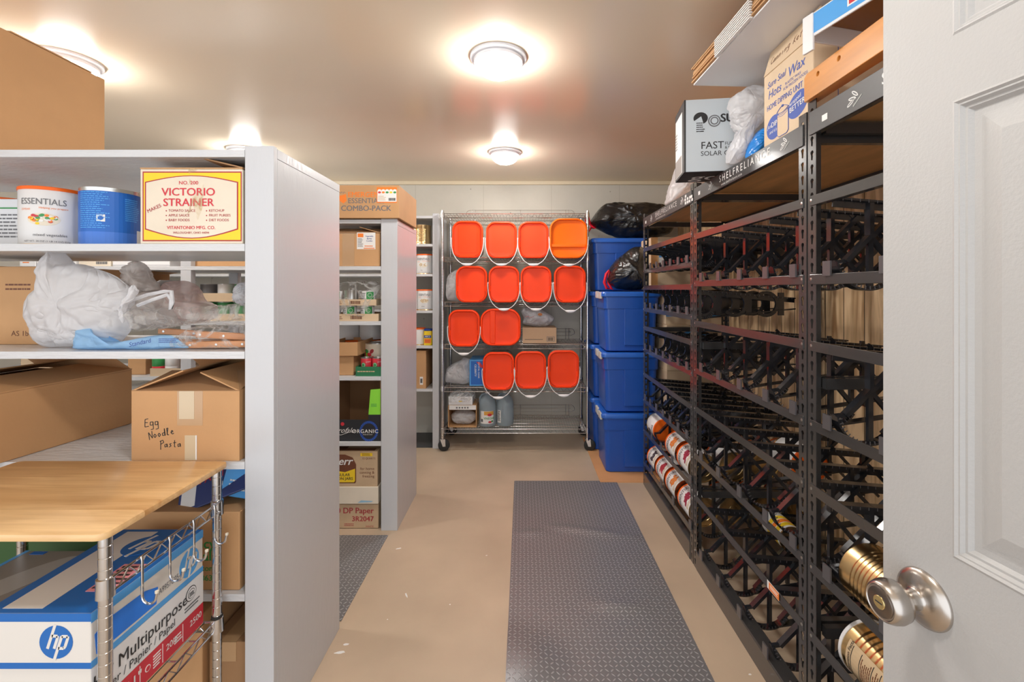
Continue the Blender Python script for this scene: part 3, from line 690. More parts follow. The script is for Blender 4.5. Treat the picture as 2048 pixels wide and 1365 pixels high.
def cart():
    X1, X0, Y0, Y1 = -.903, -1.478, .985, 1.345
    t = T('rolling_cart', 'chrome wire cart with light butcher block top in front of the near shelving', 'cart', ((X0+X1)/2, (Y0+Y1)/2, 0))
    ox, oy = (X0+X1)/2, (Y0+Y1)/2
    rings = []
    w, dd = .635, .415; cx, cy = -1.200-ox, (.958+1.372)/2-oy
    for (ins, z) in ((.006, .8665), (.001, .869), (0, .873), (0, .879), (.001, .883), (.006, .8855)):
        rings.append([(cx+u, cy+v, z) for u, v in rrect(w-2*ins, dd-2*ins, .022-ins*.5, 6)])
    MB().loft(rings, BLOCK).build('butcher_block_top', t, smooth=True)
    for (x, y) in ((X0, Y0), (X1, Y0), (X1, Y1), (X0, Y1)):
        mb = MB(); post_mesh(mb, x-ox, y-oy, .09, .866); p = mb.build('post', t, smooth=True)
        for z in (.425,):
            mb = MB(); mb.lathe([(.0128, z-.034), (.019, z-.033), (.0168, z+.006), (.0128, z+.008)], CHROME2, Matrix.Translation((x-ox, y-oy, 0)), n=20); mb.build('collar', p, smooth=True)
            mb = MB(); mb.lathe([(.0132, z+.008), (.0145, z+.008), (.0145, z+.014), (.0132, z+.014)], RUB, Matrix.Translation((x-ox, y-oy, 0)), n=20); mb.build('collar_clip', p, smooth=True)
        mb = MB(); mb.lathe([(.0, -.012), (.028, -.012), (.032, -.006), (.032, .006), (.028, .012), (0, .012)], RUB, Matrix.Translation((x-ox, y-oy+.012, .0325)) @ Matrix.Rotation(pi/2, 4, 'Y'), n=20)
        c = mb.build('caster', t, smooth=True)
        mb = MB(); mb.bar((x-ox-.016, y-oy+.012, .032), (x-ox-.016, y-oy, .075), .02, .003, CHROME2, Vector((1, 0, 0))); mb.bar((x-ox+.016, y-oy+.012, .032), (x-ox+.016, y-oy, .075), .02, .003, CHROME2, Vector((1, 0, 0)))
        mb.box(x-ox-.018, x-ox+.018, y-oy-.014, y-oy+.014, .072, .078, CHROME2); mb.lathe([(.008, .078), (.008, .092)], CHROME2, Matrix.Translation((x-ox, y-oy, 0)), n=12); mb.build('caster_fork', c)
    s = wire_shelf(t, X0-ox+.012, X1-ox-.004, Y0-oy+.008, Y1-oy-.008, .425); s['label'] = 'chrome wire lower shelf'
    # side rail with hooks
    mb = MB(); zr = .765; xr = X1-ox+.014
    mb.tube([(xr, Y0-oy, zr+.012), (xr, Y1-oy, zr+.012)], .0028, CHROME, n=8); mb.tube([(xr, Y0-oy, zr-.018), (xr, Y1-oy, zr-.018)], .0028, CHROME, n=8)
    zz = []; n = 14
    for i in range(n+1): zz.append((xr, Y0-oy+.02+(Y1-Y0-.04)*i/n, zr+(.010 if i % 2 else -.016)))
    mb.tube(zz, .0022, CHROME, n=6)
    for yy in (Y0, Y1): mb.lathe([(.0128, zr-.030), (.0175, zr-.029), (.0162, zr+.012), (.0128, zr+.014)], CHROME2, Matrix.Translation((X1-ox, yy-oy, 0)), n=20)
    hr = mb.build('hook_rail', t, smooth=True)
    for k in range(4):
        y = Y0-oy+.068+k*.083; pts = [(xr+.004, y, zr+.016), (xr+.007, y, zr+.018), (xr+.009, y, zr+.008), (xr+.009, y, zr-.075)]
        for a in range(0, 181, 20): pts.append((xr+.009+.016*(1-cos(R(a))), y, zr-.075-.017*sin(R(a))))
        pts.append((xr+.009+.034, y, zr-.066))
        mb = MB(); mb.tube(pts, .003, CHROME2, n=8); mb.lathe([(0, 0), (.0042, .001), (.0042, .006), (0, .008)], mat('hook tip', (.75, .68, .55), .4), Matrix.Translation((xr+.043, y, zr-.068)), n=10)
        mb.build('hook', t, smooth=True)
cart()
def hp_logo(s, u, v, r, mbg, mfg, k=3):
    s.ellipse(u, v, r, r, mbg, k)
    w = r*.17
    def sh(x, y): return (u+x*r+y*r*.32, v+y*r)
    s.line(sh(-.38, -.38), sh(-.38, 1.05), w, mfg, k+1); s.stroke([sh(-.36, .38), sh(-.02, .38), sh(.02, .28), sh(.02, -.38)], w, mfg, k+1)
    s.line(sh(.24, .38), sh(.24, -1.08), w, mfg, k+1); s.stroke([sh(.24, .36), sh(.60, .36), sh(.64, .25), sh(.64, -.25), sh(.58, -.36), sh(.26, -.36)], w, mfg, k+1)
def hp_box():
    t = T('paper_case', 'blue and white case of printer paper on the cart shelf', 'box', (-1.172, .985, .427), 0)
    w, d, h = .238, .345, .272
    WB = mat('white carton', (.72, .68, .63), .6)
    HB = mat('print royal blue', (.008, .13, .45), .38)
    mb = MB(); mb.box(.003, w-.003, .003, d-.003, 0, h-.02, WB); mb.build('carton_base', t, bevel=.002)
    mb = MB(); mb.box(0, w, 0, d, h-.115, h, WB); lid = mb.build('lid', t, bevel=.003)
    s = Ink(face('top', 0, 0, h)); s.rect(.001, w-.001, .001, d-.001, HB, 1)
    s.rect(.030, .118, .014, d-.014, WB, 2); hp_logo(s, .135, d-.085, .048, HB, WB, 3)
    s.rect(.158, .222, .070, .175, PPK, 3); s.fine(.163, .218, .075, .170, 6, PB, 4, 9); s.done('top_print', t)
    s = Ink(face('front', 0, 0, 0)); s.rect(0, w, h-.018, h, HB, 1); s.rect(0, w, h-.120, h-.107, HB, 1); hp_logo(s, w-.075, h-.062, .036, HB, WB, 2)
    s.text('Multipurpose', .02, .045, .03, PB, 1, bold=.03); s.done('front_print', t)
    s = Ink(face('right', w, 0, 0)); s.rect(0, d, h-.022, h, PLB, 1); s.rect(0, d, h-.120, h-.105, PLB, 1); hp_logo(s, d-.055, h-.064, .037, PLB, WB, 2)
    BT = mat('blue painter tape', (.02, .20, .78), .5)
    s.poly([(.012, h-.098), (.175, h-.100), (.180, h-.060), (.140, h-.045), (.035, h-.040), (.008, h-.052)], BT, 2)
    globals()['s'] = s
    hand('BONFIRE', .030, h-.088, .026, 0, PNV, .003, 1.35)
    s.text('A9957C05-A11-7NE', .182, h-.083, .016, PG, 2, sx=.7, bold=.01)
    s.rect(.0, d, -.0, .060, PR, 1); s.rect(.0, d, .061, h-.121, PWC, 1)
    s.text('HP Multipurpose', .002, .100, .031, PB, 3, bold=.014, sx=.95); s.text('Papier / Papier / Papel', .005, .072, .020, PB, 3, sx=.95)
    s.text('8.5x11"', .02, .02, .026, PW, 3, bold=.03); s.text('20lb', .205, .026, .017, PW, 3, bold=.03); s.text('2500', .290, .026, .017, PW, 3, bold=.03)
    for u in (.125, .195, .265): s.line((u, .006), (u, .054), .0012, PW, 3)
    s.fine(.235, .262, .018, .042, 3, PW, 3, 2); s.fine(.165, .190, .012, .048, 5, PW, 3, 4); s.ellipse(.148, .03, .008, .008, PW, 3); s.ellipse(.148, .03, .006, .006, PR, 4)
    for rr, m in ((.020, PB), (.018, PWC), (.013, PB), (.0115, PWC)): s.ellipse(.296, .118, rr, rr, m, 3+[.020, .018, .013, .0115].index(rr))
    s.fine(.287, .305, .112, .124, 3, PB, 8, 2); s.fine(.272, .33, .075, .092, 2, PG, 3, 5)
    s.done('side_print', t)
    return t
hp_box()
t, w, d, h = carton('tablet_box', 'flat grey box with a pale oval on the cart, left of the paper case', 'box', -1.445, -1.178, 1.00, 1.325, .427, .640, mat('grey photo card', (.24, .21, .18), .35))
s = Ink(face('top', 0, 0, h)); s.ellipse(.12, .17, .045, .14, mat('grey oval', (.38, .36, .33), .35), 1, rot=R(-25)); s.text('7" LED Ventilator', .20, .04, .016, PB, 1, rot=R(80)); s.rect(0, .012, 0, d, PLB, 1); s.rect(.03, .07, d-.02, d-.006, PBL, 2); s.done('top_print', t)

# ------------------------------------------------------------------ items on the middle unit
t, w, d, h = carton('combo_box', 'brown combo-pack food box printed orange and grey on top of the middle shelving', 'box', -1.13, -.711, 2.62, 3.05, 1.813, 2.003, CARD)
s = Ink(face('front', 0, 0, 0)); s.text('EMERGENCY', w-.295, .122, .030, PO, 1, bold=.04); s.text('ESSENTIALS', w-.295, .086, .030, PG, 1, bold=.02); s.text('COMBO-PACK', w-.045, .042, .032, PG, 1, 'RIGHT', bold=.05)
s.poly([(w-.345, .128), (w-.305, .138), (w-.302, .10), (w-.320, .084), (w-.342, .10)], PO, 1)
for k in range(3): s.stroke([(w-.35+.014*k, .140), (w-.345+.014*k, .152), (w-.336+.014*k, .146)], .002, PG, 1)
s.rect(w-.128, w-.012, .088, .178, PO, 2); s.rect(w-.124, w-.014, .094, .158, PW, 3)
for k, m in enumerate((PR, PO, PGR, PY, PGR)): s.ellipse(w-.112+.022*k, .148, .009, .006, m, 4, n=10); s.ellipse(w-.112+.022*k, .160, .010, .006, PW, 4, n=10)
s.barcode(w-.060, w-.020, .100, .116, PB, 4); s.fine(w-.12, w-.075, .10, .13, 4, PTN, 4); s.done('printed_label', t)
t, w, d, h = carton('cardboard_box', 'open cardboard box with white and orange label on the middle unit upper shelf', 'box', wx(640, 2.66), wx(760, 2.66), 2.66, 3.05, 1.5375, wz(467, 2.66), CARD)
s = Ink(face('front', 0, 0, 0)); s.rect(w-.135, w-.027, .10, .197, PW, 1); s.rect(w-.130, w-.097, .17, .192, PO, 2); s.text('Vegetable', w-.062, .172, .0085, PNV, 2, 'CENTER', bold=.03); s.text('Barley', w-.062, .158, .0085, PNV, 2, 'CENTER', bold=.03); s.text('Combo', w-.062, .145, .0085, PNV, 2, 'CENTER', bold=.03)
s.rect(w-.095, w-.032, .103, .108, PO, 2); s.fine(w-.13, w-.098, .112, .165, 7, PG, 2); s.fine(w-.09, w-.04, .112, .125, 1, PO, 2); s.rect(w-.22, w-.15, .0, h, TAPE, 1); s.done('printed_label', t)
flap(t, (0, 0, h+.003), (w, 0, h+.003), .10, 20, CARD2, inward=(0, 1, 0)); flap(t, (w, 0, h+.003), (w, d, h+.003), .13, 16, CARD, inward=(-1, 0, 0))
# items on the left part of the middle unit, seen through the near shelves
for i, (a, b, y0, top, col, txt) in enumerate(((38, 72, 2.66, 514, PWC, PO), (72, 118, 2.66, 512, PWC, PO), (120, 153, 2.66, 513, PWC, PO), (156, 222, 2.66, 512, CREAM, PG), (224, 340, 2.66, 505, PWC, None))):
    t, w, d, h = carton('food_carton', ['small white carton with faint orange type, first of the row seen past the bags', 'white carton with orange word beside the smallest carton, seen past the bags', 'narrow white carton with two orange marks, seen past the bags', 'cream carton with a barcode, seen past the bags', 'widest white carton seen under the strainer box'][i], 'carton', wx(a+1, y0), wx(b-1, y0), y0, y0+.22, 1.5375, wz(top, y0), col, group='cartons seen through the near shelving')
    s = Ink(face('front', 0, 0, 0))
    if txt is PO: s.rect(w*.2, w*.6, h*.35, h*.45, PO)
    elif txt: s.barcode(w*.55, w*.9, h*.2, h*.45, PG)
    else: s.rect(.0, w, .006, .008, PG)
    s.done('printed_text', t)
t, w, d, h = carton('cardboard_box', 'orange-brown flat box on the middle unit seen just below the strainer box', 'box', wx(386, 2.70), wx(600, 2.70), 2.68, 3.05, 1.5375, wz(505, 2.68), CARD)
t, w, d, h = carton('cardboard_box', 'brown box on the middle unit seen behind the carrier bag handles', 'box', wx(125, 2.75), wx(255, 2.75), 2.72, 3.08, 1.2175, wz(545, 2.72), CARD); flap(t, (w, 0, h+.002), (w, d, h+.002), .2, 170, CARD, inward=(-1, 0, 0))
t, w, d, h = carton('cardboard_box', 'white cardboard box tilted open beside the upright of the middle unit', 'box', wx(265, 2.75), wx(352, 2.75), 2.72, 3.05, 1.2175, wz(590, 2.72), PWC); flap(t, (0, 0, h+.002), (0, d, h+.002), .2, 25, PWC, inward=(1, 0, 0))
t, w, d, h = carton('cardboard_box', 'cream cardboard box seen above the long brown box flaps', 'box', wx(52, 2.75), wx(116, 2.75), 2.72, 3.0, .8955, wz(700, 2.72), CARDL)
t, w, d, h = carton('cardboard_box', 'brown upright carton seen right of the cream box, behind the long box', 'box', wx(270, 2.75), wx(305, 2.75), 2.70, 3.0, .8955, wz(690, 2.70), CARD)

def small_can(label, x, y, z, r, h, bands, group, lid=None, body=TIN, rz=0, cat='can', name='tin_can'):
    t = T(name, label, cat, (x, y, z), rz, group)
    MB().lathe([(r*.95, 0), (r, .001), (r*.975, .004), (r*.975, h-.004), (r, h-.002), (r, h), (r*.94, h), (r*.93, h-.003), (0, h-.003)], body, n=28).build('can_body', t, smooth=True)
    if lid: MB().lathe([(r*1.01, h-.010), (r*1.02, h-.002), (r*.99, h+.001), (0, h+.0012)], lid, n=28, caps=(0, 0)).build('lid', t, smooth=True)
    mb = MB()
    for (z0, z1, m) in bands: mb.lathe([(r*.976, z0*h), (r*.985, z0*h+.0005), (r*.985, z1*h-.0005), (r*.976, z1*h)], m, n=28, caps=(0, 0))
    mb.build('paper_label', t, smooth=True); return t
def deco(t, r, h, fn): wrap(t, r*.992, h, fn)
# shrink-wrapped double tray of cans
def tray(label, x0, x1, y0, y1, z0, hh, m=CARDL, ink=None, group=None, inner=None, name='can_tray'):
    t, w, d, h = carton(name, label, 'tray', x0, x1, y0, y1, z0, z0+hh, m, open_top=True, group=group, body='tray_body')
    if ink:
        s = Ink(face('front', 0, 0, 0)); ink(s, w, h); s.done('printed_text', t)
    return t
def trayink(s, w, h): s.barcode(w*.45, w*.68, h*.25, h*.75, PBR, 1); s.fine(w*.08, w*.3, h*.2, h*.7, 2, PBR, 1)
Y2 = 2.655
def green_can(label, px, z, seed=0, grp='green-labelled cans in the wrapped trays'):
    t = small_can(label, wx(px, Y2+.05), Y2+.05, z, .0405, .082, [(.03, .97, PWC)], grp)
    def f(s):
        s.rect(-.002, .04, .03, .076, PGR, 1); s.ellipse(.018, .055, .012, .012, PW, 2); s.ellipse(.018, .055, .010, .010, PGR, 3); s.ellipse(.012, .014, .012, .008, PDR, 2, n=10); s.ellipse(.028, .016, .010, .009, PBR, 2, n=10)
        s.fine(-.038, -.006, .03, .07, 4, PG, 2, seed); s.ellipse(-.03, .012, .012, .006, PLB, 2)
    deco(t, .0405, .082, f)
tray('lower cardboard tray of green-labelled cans in shrink wrap', wx(655, Y2), wx(757, Y2), Y2, Y2+.27, 1.2175, .042, ink=trayink, group='shrink-wrapped can trays')
zt = 1.2175+.042+.046
for i, px in enumerate((668, 700, 735)):
    for k in range(2):
        if k == 0: green_can(['can with mostly hidden face in the lower wrapped tray, against the end panel', 'middle can in the lower wrapped tray', 'can with round green emblem at the open end of the lower tray'][i], px, 1.224, i)
tray('upper cardboard tray stacked on the green-labelled cans in shrink wrap', wx(655, Y2), wx(752, Y2), Y2, Y2+.27, 1.308, .036, ink=trayink, group='shrink-wrapped can trays')
for i, px in enumerate((671, 703, 738)):
    if i == 1: small_can('silver unlabelled can in the upper wrapped tray', wx(px, Y2+.05), Y2+.05, 1.314, .0405, .082, [], 'green-labelled cans in the wrapped trays')
    else: green_can(['green and white can in the upper wrapped tray, against the end panel', None, 'green and white can in the upper wrapped tray, open end'][i], px, 1.314, i+5)
b = blob('shrink_wrap', pz([(650, 640), (652, 600), (660, 570), (690, 560), (740, 561), (760, 575), (761, 620), (755, 640), (700, 645)], 2.65), 2.78, .155, WRAPF, seed=41, nf=6, nz=.006, power=.25); tag(b, 'crinkled clear shrink wrap around the two can trays', 'plastic wrap')
# tray of cans further along, seen through the near unit
tray('wrapped cardboard can tray seen beside the pinkish bag', wx(395, Y2+.05), wx(500, Y2+.05), Y2+.04, Y2+.3, 1.330, .05)
for i, px in enumerate((418, 452, 486)):
    t = small_can(['grey can in the tray seen beside the pinkish bag', 'silver can with blue dot in the tray seen beside the pinkish bag', 'green can in the tray seen beside the pinkish bag'][i], wx(px, Y2+.10), Y2+.10, 1.336, .044, .10, [(.03, .97, (PG, PWC, PGR)[i])], 'cans seen beside the pinkish bag')
tray('lower cardboard can tray under the wrapped tray seen beside the pinkish bag', wx(395, Y2+.05), wx(500, Y2+.05), Y2+.04, Y2+.3, 1.2175, .04)
for i, px in enumerate((418, 452, 486)):
    small_can('green can with white band in the lower tray behind the slatted bundle', wx(px, Y2+.10), Y2+.10, 1.2235, .044, .104, [(.03, .97, PGR)], 'green cans low behind the slats')
# level .895
tray('shallow brown tray holding two cans seen under the middle shelf', wx(300, Y2), wx(362, Y2), Y2, Y2+.25, .8955, .045)
for i, (px, m) in enumerate(((319, PR), (345, PWC))):
    small_can(['red and green vegetable can seen above the egg noodle box', 'silver and white can seen above the egg noodle box'][i], wx(px, Y2+.05), Y2+.05, .9015, .036, .105, [(.03, .45, m), (.45, .97, PGR if i == 0 else PWC)], 'two cans above the egg noodle box')
tray('open brown tray stacked above smaller box on the middle unit', wx(660, 2.70), wx(720, 2.70), 2.66, 2.95, wz(712, 2.66), .078, CARD)
t, w, d, h = carton('cardboard_box', 'small torn brown box beside the green can tray', 'box', wx(660, 2.72), wx(712, 2.72), 2.68, 2.94, .8955, wz(713, 2.66), CARD)
gt = tray('dark green cardboard tray holding red tomato cans', wx(712, 2.66), wx(765, 2.66)+.0, 2.655, 2.95, .8955, .055, mat('dark green tray', (.02, .17, .07), .45))
s = Ink(face('front', 0, 0, 0)); s.fine(.01, .14, .02, .035, 1, PTN, 1, 3); s.done('printed_text', gt)
for i, px in enumerate((735.5, 757)):
    r = .0365 if i == 0 else .0245
    t = small_can(['red and green tomato can, fully seen, in the dark green tray', 'red and green tomato can by the face post in the dark green tray'][i], wx(px, 2.72)+(.0 if i else -.004), 2.71+.0*i, .902, .033, .095, [(.03, .97, PR)], 'red tomato cans')
    deco(t, .033, .095, lambda s: (s.rect(-.034, .034, .028, .042, PLG, 1), s.ellipse(-.008, .055, .014, .014, PGR, 2), s.ellipse(-.008, .055, .011, .011, PW, 3), s.ellipse(-.008, .055, .009, .009, PGR, 4), s.ellipse(.005, .016, .018, .009, PW, 2), s.ellipse(.008, .014, .010, .007, PR, 3), s.text('petite', .008, .07, .008, PW, 3)))
t = small_can('large tomato can with red peppers picture behind the green tray', wx(755, 2.84), 2.84, .8955, .0785, .178, [(.03, .97, CREAM)], None)
deco(t, .0785, .178, lambda s: [s.ellipse(-.05+.017*(i % 4)-.004*(i//4), .03+.02*(i//3), .011, .016, (PR, PDR, PR, PGR, PR, PR, PLG)[i % 7], 1+i % 3, n=12, rot=i) for i in range(18)])
for i, px in enumerate((672, 702, 748)):
    small_can('white can with orange lid at the back of the middle unit, behind the trays', wx(px, 2.98), 3.00, .8955, .0785, .178, [(.03, .95, CANW)], 'orange-lidded cans at the back of the middle unit', lid=RIMO)
for i, px in enumerate((700, 745)):
    small_can('white can stacked on the orange-lidded cans at the back of the middle unit', wx(px, 3.02), 3.00, .8955+.181, .076, .10, [(.03, .95, CANW)], 'cans stacked at the back of the middle unit')
# organic pasta carton
t = T('pasta_carton', 'tall open display carton, black and lime, lettered organic', 'carton', (wx(655, 2.66), 2.66, .515))
w, d, h = wx(761, 2.66)-wx(655, 2.66), .34, .36
BK = mat('black carton', (.02, .022, .028), .4)
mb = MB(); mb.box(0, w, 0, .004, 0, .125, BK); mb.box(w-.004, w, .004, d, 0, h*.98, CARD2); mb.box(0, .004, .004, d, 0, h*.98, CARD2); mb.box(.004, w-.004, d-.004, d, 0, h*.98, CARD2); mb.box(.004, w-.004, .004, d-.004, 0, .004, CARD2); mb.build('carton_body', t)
s = Ink(face('front', 0, 0, 0)); s.poly([(w-.072, .125), (w, .125), (w, .305), (w-.058, .300)], BK); s.poly([(w-.070, .155), (w, .155), (w, .306), (w-.058, .301)], PLG, 3); s.fine(w-.055, w-.02, .20, .22, 3, PGR, 4, 6); s.done('front_wing', t); s = Ink(face('front', 0, 0, 0))
s.poly([(0, .125), (.045, .125), (.03, .31), (0, .31)], BK); s.poly([(0, .155), (.0415, .155), (.029, .31), (0, .31)], PLG, 3); s.done('front_wing', t)
s = Ink(face('front', 0, -.0005, 0))
for rr, m in ((.060, PNV), (.046, BK)): s.ellipse(w-.068, .058, rr*.9, rr, m, 1 if m is PNV else 2)
for a in range(0, 360, 12): s.text('i', w-.068+.049*cos(R(a)), .058+.05*sin(R(a)), .008, PLB, 3, rot=R(a-90))
s.text('ORGANIC', w-.012, .048, .022, PW, 4, 'RIGHT', bold=.04, sp=1.15); s.text('MADE IN ITALY', w-.045, .036, .006, PW, 4, 'RIGHT')
s.text('Garofalo', .085, .050, .030, PW, 4, 'CENTER', shear=.5); s.stroke([(.03, .040), (.08, .036), (.125, .052)], .002, PW, 3); s.ellipse(.088, .100, .011, .011, PR, 2, n=8); s.done('printed_text', t)
# boxes on the floor, middle unit
KM = mat('aged tan carton', (.56, .40, .25), .7, var=.1, vs=9)
t, w, d, h = carton('jar_box', 'tan canning jar box, brown and yellow emblem, topmost of the floor stack', 'box', wx(640, 2.66), wx(755, 2.66), 2.66, 2.98, wz(974, 2.66), wz(903, 2.66), KM, group='boxes stacked on the floor under the middle unit')
s = Ink(face('front', 0, 0, 0))
s.poly([(w-.235, .02), (w-.13, .02), (w-.125, .03), (w-.125, .13), (w-.145, .17), (w-.19, .188), (w-.26, .188), (w-.26, .02)], PBR, 1); s.poly([(w-.255, .026), (w-.137, .026), (w-.131, .035), (w-.131, .105), (w-.19, .085), (w-.255, .095)], PY, 2)
s.text('Kerr', w-.150, .128, .046, PW, 3, 'RIGHT', shear=.3, bold=.05); s.text('REGULAR', w-.160, .062, .017, PB, 3, 'RIGHT', bold=.03); s.text('MASON JARS', w-.143, .040, .017, PB, 3, 'RIGHT', bold=.03)
s.text('12 QUARTS', w-.012, .160, .011, PBR, 1, 'RIGHT', bold=.02); s.text('for home', w-.018, .098, .016, PBR, 1, 'RIGHT'); s.text('canning &', w-.018, .076, .016, PBR, 1, 'RIGHT'); s.text('freezing', w-.018, .054, .016, PBR, 1, 'RIGHT'); s.rect(w-.10, w-.03, .178, .197, PY, 1); s.fine(w-.09, w-.04, .180, .195, 2, PBR, 2); s.done('printed_label', t)
s = Ink(face('top', 0, 0, h)); s.rect(.05, w-.02, .01, .05, PBR); s.rect(.08, .14, .02, .2, PBR, 2); s.done('top_print', t)
t, w, d, h = carton('lidded_box', 'cream box with worn pull-off lid, in the middle of the floor stack', 'box', wx(640, 2.66), wx(757, 2.66), 2.655, 2.97, wz(1009, 2.655), wz(974.5, 2.655), CREAM, group='boxes stacked on the floor under the middle unit')
s = Ink(face('front', 0, 0, 0)); s.rect(w-.265, w-.255, 0, h, PLB, 1); s.poly([(w-.12, .008), (w-.04, .012), (w-.03, .018), (w-.10, .022)], mat('faded blue', (.30, .52, .68), .6), 1); s.done('ink_mark', t)
t, w, d, h = carton('paper_box', 'old copier paper box with dark red lettering, lowest of the floor stack', 'box', wx(640, 2.665), wx(757, 2.665), 2.665, 2.98, .002, wz(1009.5, 2.665), KM, group='boxes stacked on the floor under the middle unit')
s = Ink(face('front', 0, 0, 0)); s.text('4200 DP Paper', w-.028, h-.052, .034, PDR, 1, 'RIGHT', bold=.04); s.text('3R2047', w-.028, .042, .030, PDR, 1, 'RIGHT', bold=.05); s.text('8.5 x 11', w-.225, .060, .016, PDR, 1, 'RIGHT', bold=.03); s.text('WHITE', w-.028, .006, .011, PDR, 1, 'RIGHT'); s.fine(w-.20, w-.13, .012, .03, 2, PDR, 1, 3); s.done('printed_text', t)

# ------------------------------------------------------------------ items on the far unit
yf = 4.02
for i, px in enumerate((824, 845.5)):
    can('plain gold can on the far shelving unit, just under its top', wx(px, yf+.12), yf+.12, 1.8045, .074, .178, body=GOLD, ridges=9, group='gold cans on the far shelving')
for i, px in enumerate((816, 850)):
    can('white can with orange lid on the far unit, below the gold cans', wx(px, yf+.10), yf+.10, 1.5405, .076, .178, lid=RIMO, group='white cans below the gold cans', ink=food_print('rice', [PW, PTN], side=.0))
for i, px in enumerate((821, 852)):
    can('white can with picture of beige grain on the far unit', wx(px, yf+.10), yf+.10, 1.2175, .076, .185, lid=RIMO, group='white grain cans on the far unit', ink=food_print('wheat', [PTN, PTN], side=.0))
can('shorter white can beside the yellow drink tub on the far unit', wx(838, yf+.1), yf+.1, .9055, .060, .15, lid=RIMO)
t = T('drink_tub', 'yellow drink powder tub with dark blue lid on the far unit', 'tub', (wx(857, yf+.06), yf+.06, .9055))
mb = MB(); rr = []
for k, z in ((.92, 0), (1, .006), (1, .12), (.96, .128)): rr.append([(u*k, v*k, z) for u, v in rrect(.075, .075, .02, 5)])
mb.loft(rr, PY); mb.build('tub_body', t, smooth=True); mb = MB(); mb.loft([[(u, v, z) for u, v in rrect(.074, .074, .025, 5)] for z in (.129, .146)], PNV); mb.build('lid', t, smooth=True)
s = Ink(face('front', -.036, -.0378, 0)); s.rect(.004, .068, .066, .09, PNV); s.text('ABCC', .036, .072, .014, PW, 2, 'CENTER', bold=.05); s.rect(.008, .064, .02, .058, PO); s.fine(.012, .06, .025, .05, 3, PDR, 2); s.done('printed_label', t)
t, w, d, h = carton('cardboard_box', 'brown cardboard box with small barcode sticker on the far unit', 'box', wx(800, yf), wx(852, yf), yf, yf+.3, .5255, wz(702, yf), CARD)
s = Ink(face('front', 0, 0, 0)); s.rect(w-.055, w-.027, .035, .105, PW); s.barcode(w-.050, w-.032, .05, .09, PB); s.done('sticker', t); tape_strip(t, w, d, h)

# ------------------------------------------------------------------ chrome wire rack with orange-lidded buckets
XL, XR, YF, YB = -.694, .564, 3.95, 4.385
WZ = [2.064, 1.684, 1.296, .927, .554, .193]
def wire_rack():
    ox, oy = (XL+XR)/2, (YF+YB)/2
    t = T('wire_rack', 'tall chrome wire shelving rack on casters in front of the concrete wall', 'wire rack', (ox, oy, 0))
    for x in (XL, XR):
        for y in (YF, YB):
            mb = MB(); post_mesh(mb, x-ox, y-oy, .115, 2.09); p = mb.build('post', t, smooth=True)
            for z in WZ:
                mb = MB(); mb.lathe([(.0128, z-.036), (.0185, z-.035), (.0165, z+.006), (.0128, z+.008)], CHROME2, Matrix.Translation((x-ox, y-oy, 0)), n=16); mb.build('collar', p, smooth=True)
            off = .02 if x > 0 else .012
            M = Matrix.Translation((x-ox+off, y-oy, .0515)) @ Matrix.Rotation(R(14 if x < 0 else -10), 4, 'Z') @ Matrix.Rotation(pi/2, 4, 'X')
            mb = MB(); mb.lathe([(0, -.014), (.042, -.014), (.050, -.009), (.050, .009), (.042, .014), (0, .014)], RUB, M, n=28); mb.lathe([(0, -.0165), (.010, -.0165), (.010, .0165), (0, .0165)], CHROME2, M, n=14); c = mb.build('caster_wheel', t, smooth=True)
            mb = MB()
            for s_ in (-1, 1): mb.add([M @ Vector((a, b, s_*.018)) for a, b in ((-.012, -.008), (.012, -.008), (.012-off*.3, .055), (-.030-off*.3, .055))]+[M @ Vector((a, b, s_*.0195)) for a, b in ((-.012, -.008), (.012, -.008), (.012-off*.3, .055), (-.030-off*.3, .055))], [(0, 1, 2, 3), (7, 6, 5, 4), (0, 4, 5, 1), (1, 5, 6, 2), (2, 6, 7, 3), (3, 7, 4, 0)], CHROME2)
            mb.lathe([(.0, .098), (.024, .098), (.024, .108), (.014, .110), (.014, .118), (0, .118)], CHROME2, Matrix.Translation((x-ox, y-oy, 0)), n=20); mb.build('caster_fork', c, smooth=True)
    for k, z in enumerate(WZ): wire_shelf(t, XL-ox+.008, XR-ox-.008, YF-oy, YB-oy, z, pitch=.027 if k < 5 else .022, truss=.036, r=.0017)
    # wire ledges along the back
    for k, z in enumerate(WZ):
        if k in (1, 2): continue
        mb = MB(); y = YB-oy-.012; a, b = XL-ox+.15, XR-ox-.06
        for (r0, zz) in ((.0022, .10), (.0018, .068), (.0018, .034)): mb.tube([(a+.04, y, z+zz), (b-.04, y, z+zz)], r0, CHROME, n=6)
        for (e, s_) in ((a, 1), (b, -1)):
            mb.tube([(e+s_*.04, y, z+.10)]+[(e+s_*.04-s_*.034*sin(R(q)), y, z+.066+.034*cos(R(q))) for q in (20, 45, 70, 90)]+[(e+s_*.006, y, z+.05), (e+s_*.04, y, z+.034)], .0022, CHROME, n=6)
            for q in (.06, .09): mb.tube([(e+s_*q, y+.003, z+.105), (e+s_*q, y+.003, z)], .002, CHROME, n=6)
        mb.tube([((a+b)/2, y+.003, z+.105), ((a+b)/2, y+.003, z)], .002, CHROME, n=6); mb.build('wire_ledge', t, smooth=True)
wire_rack()

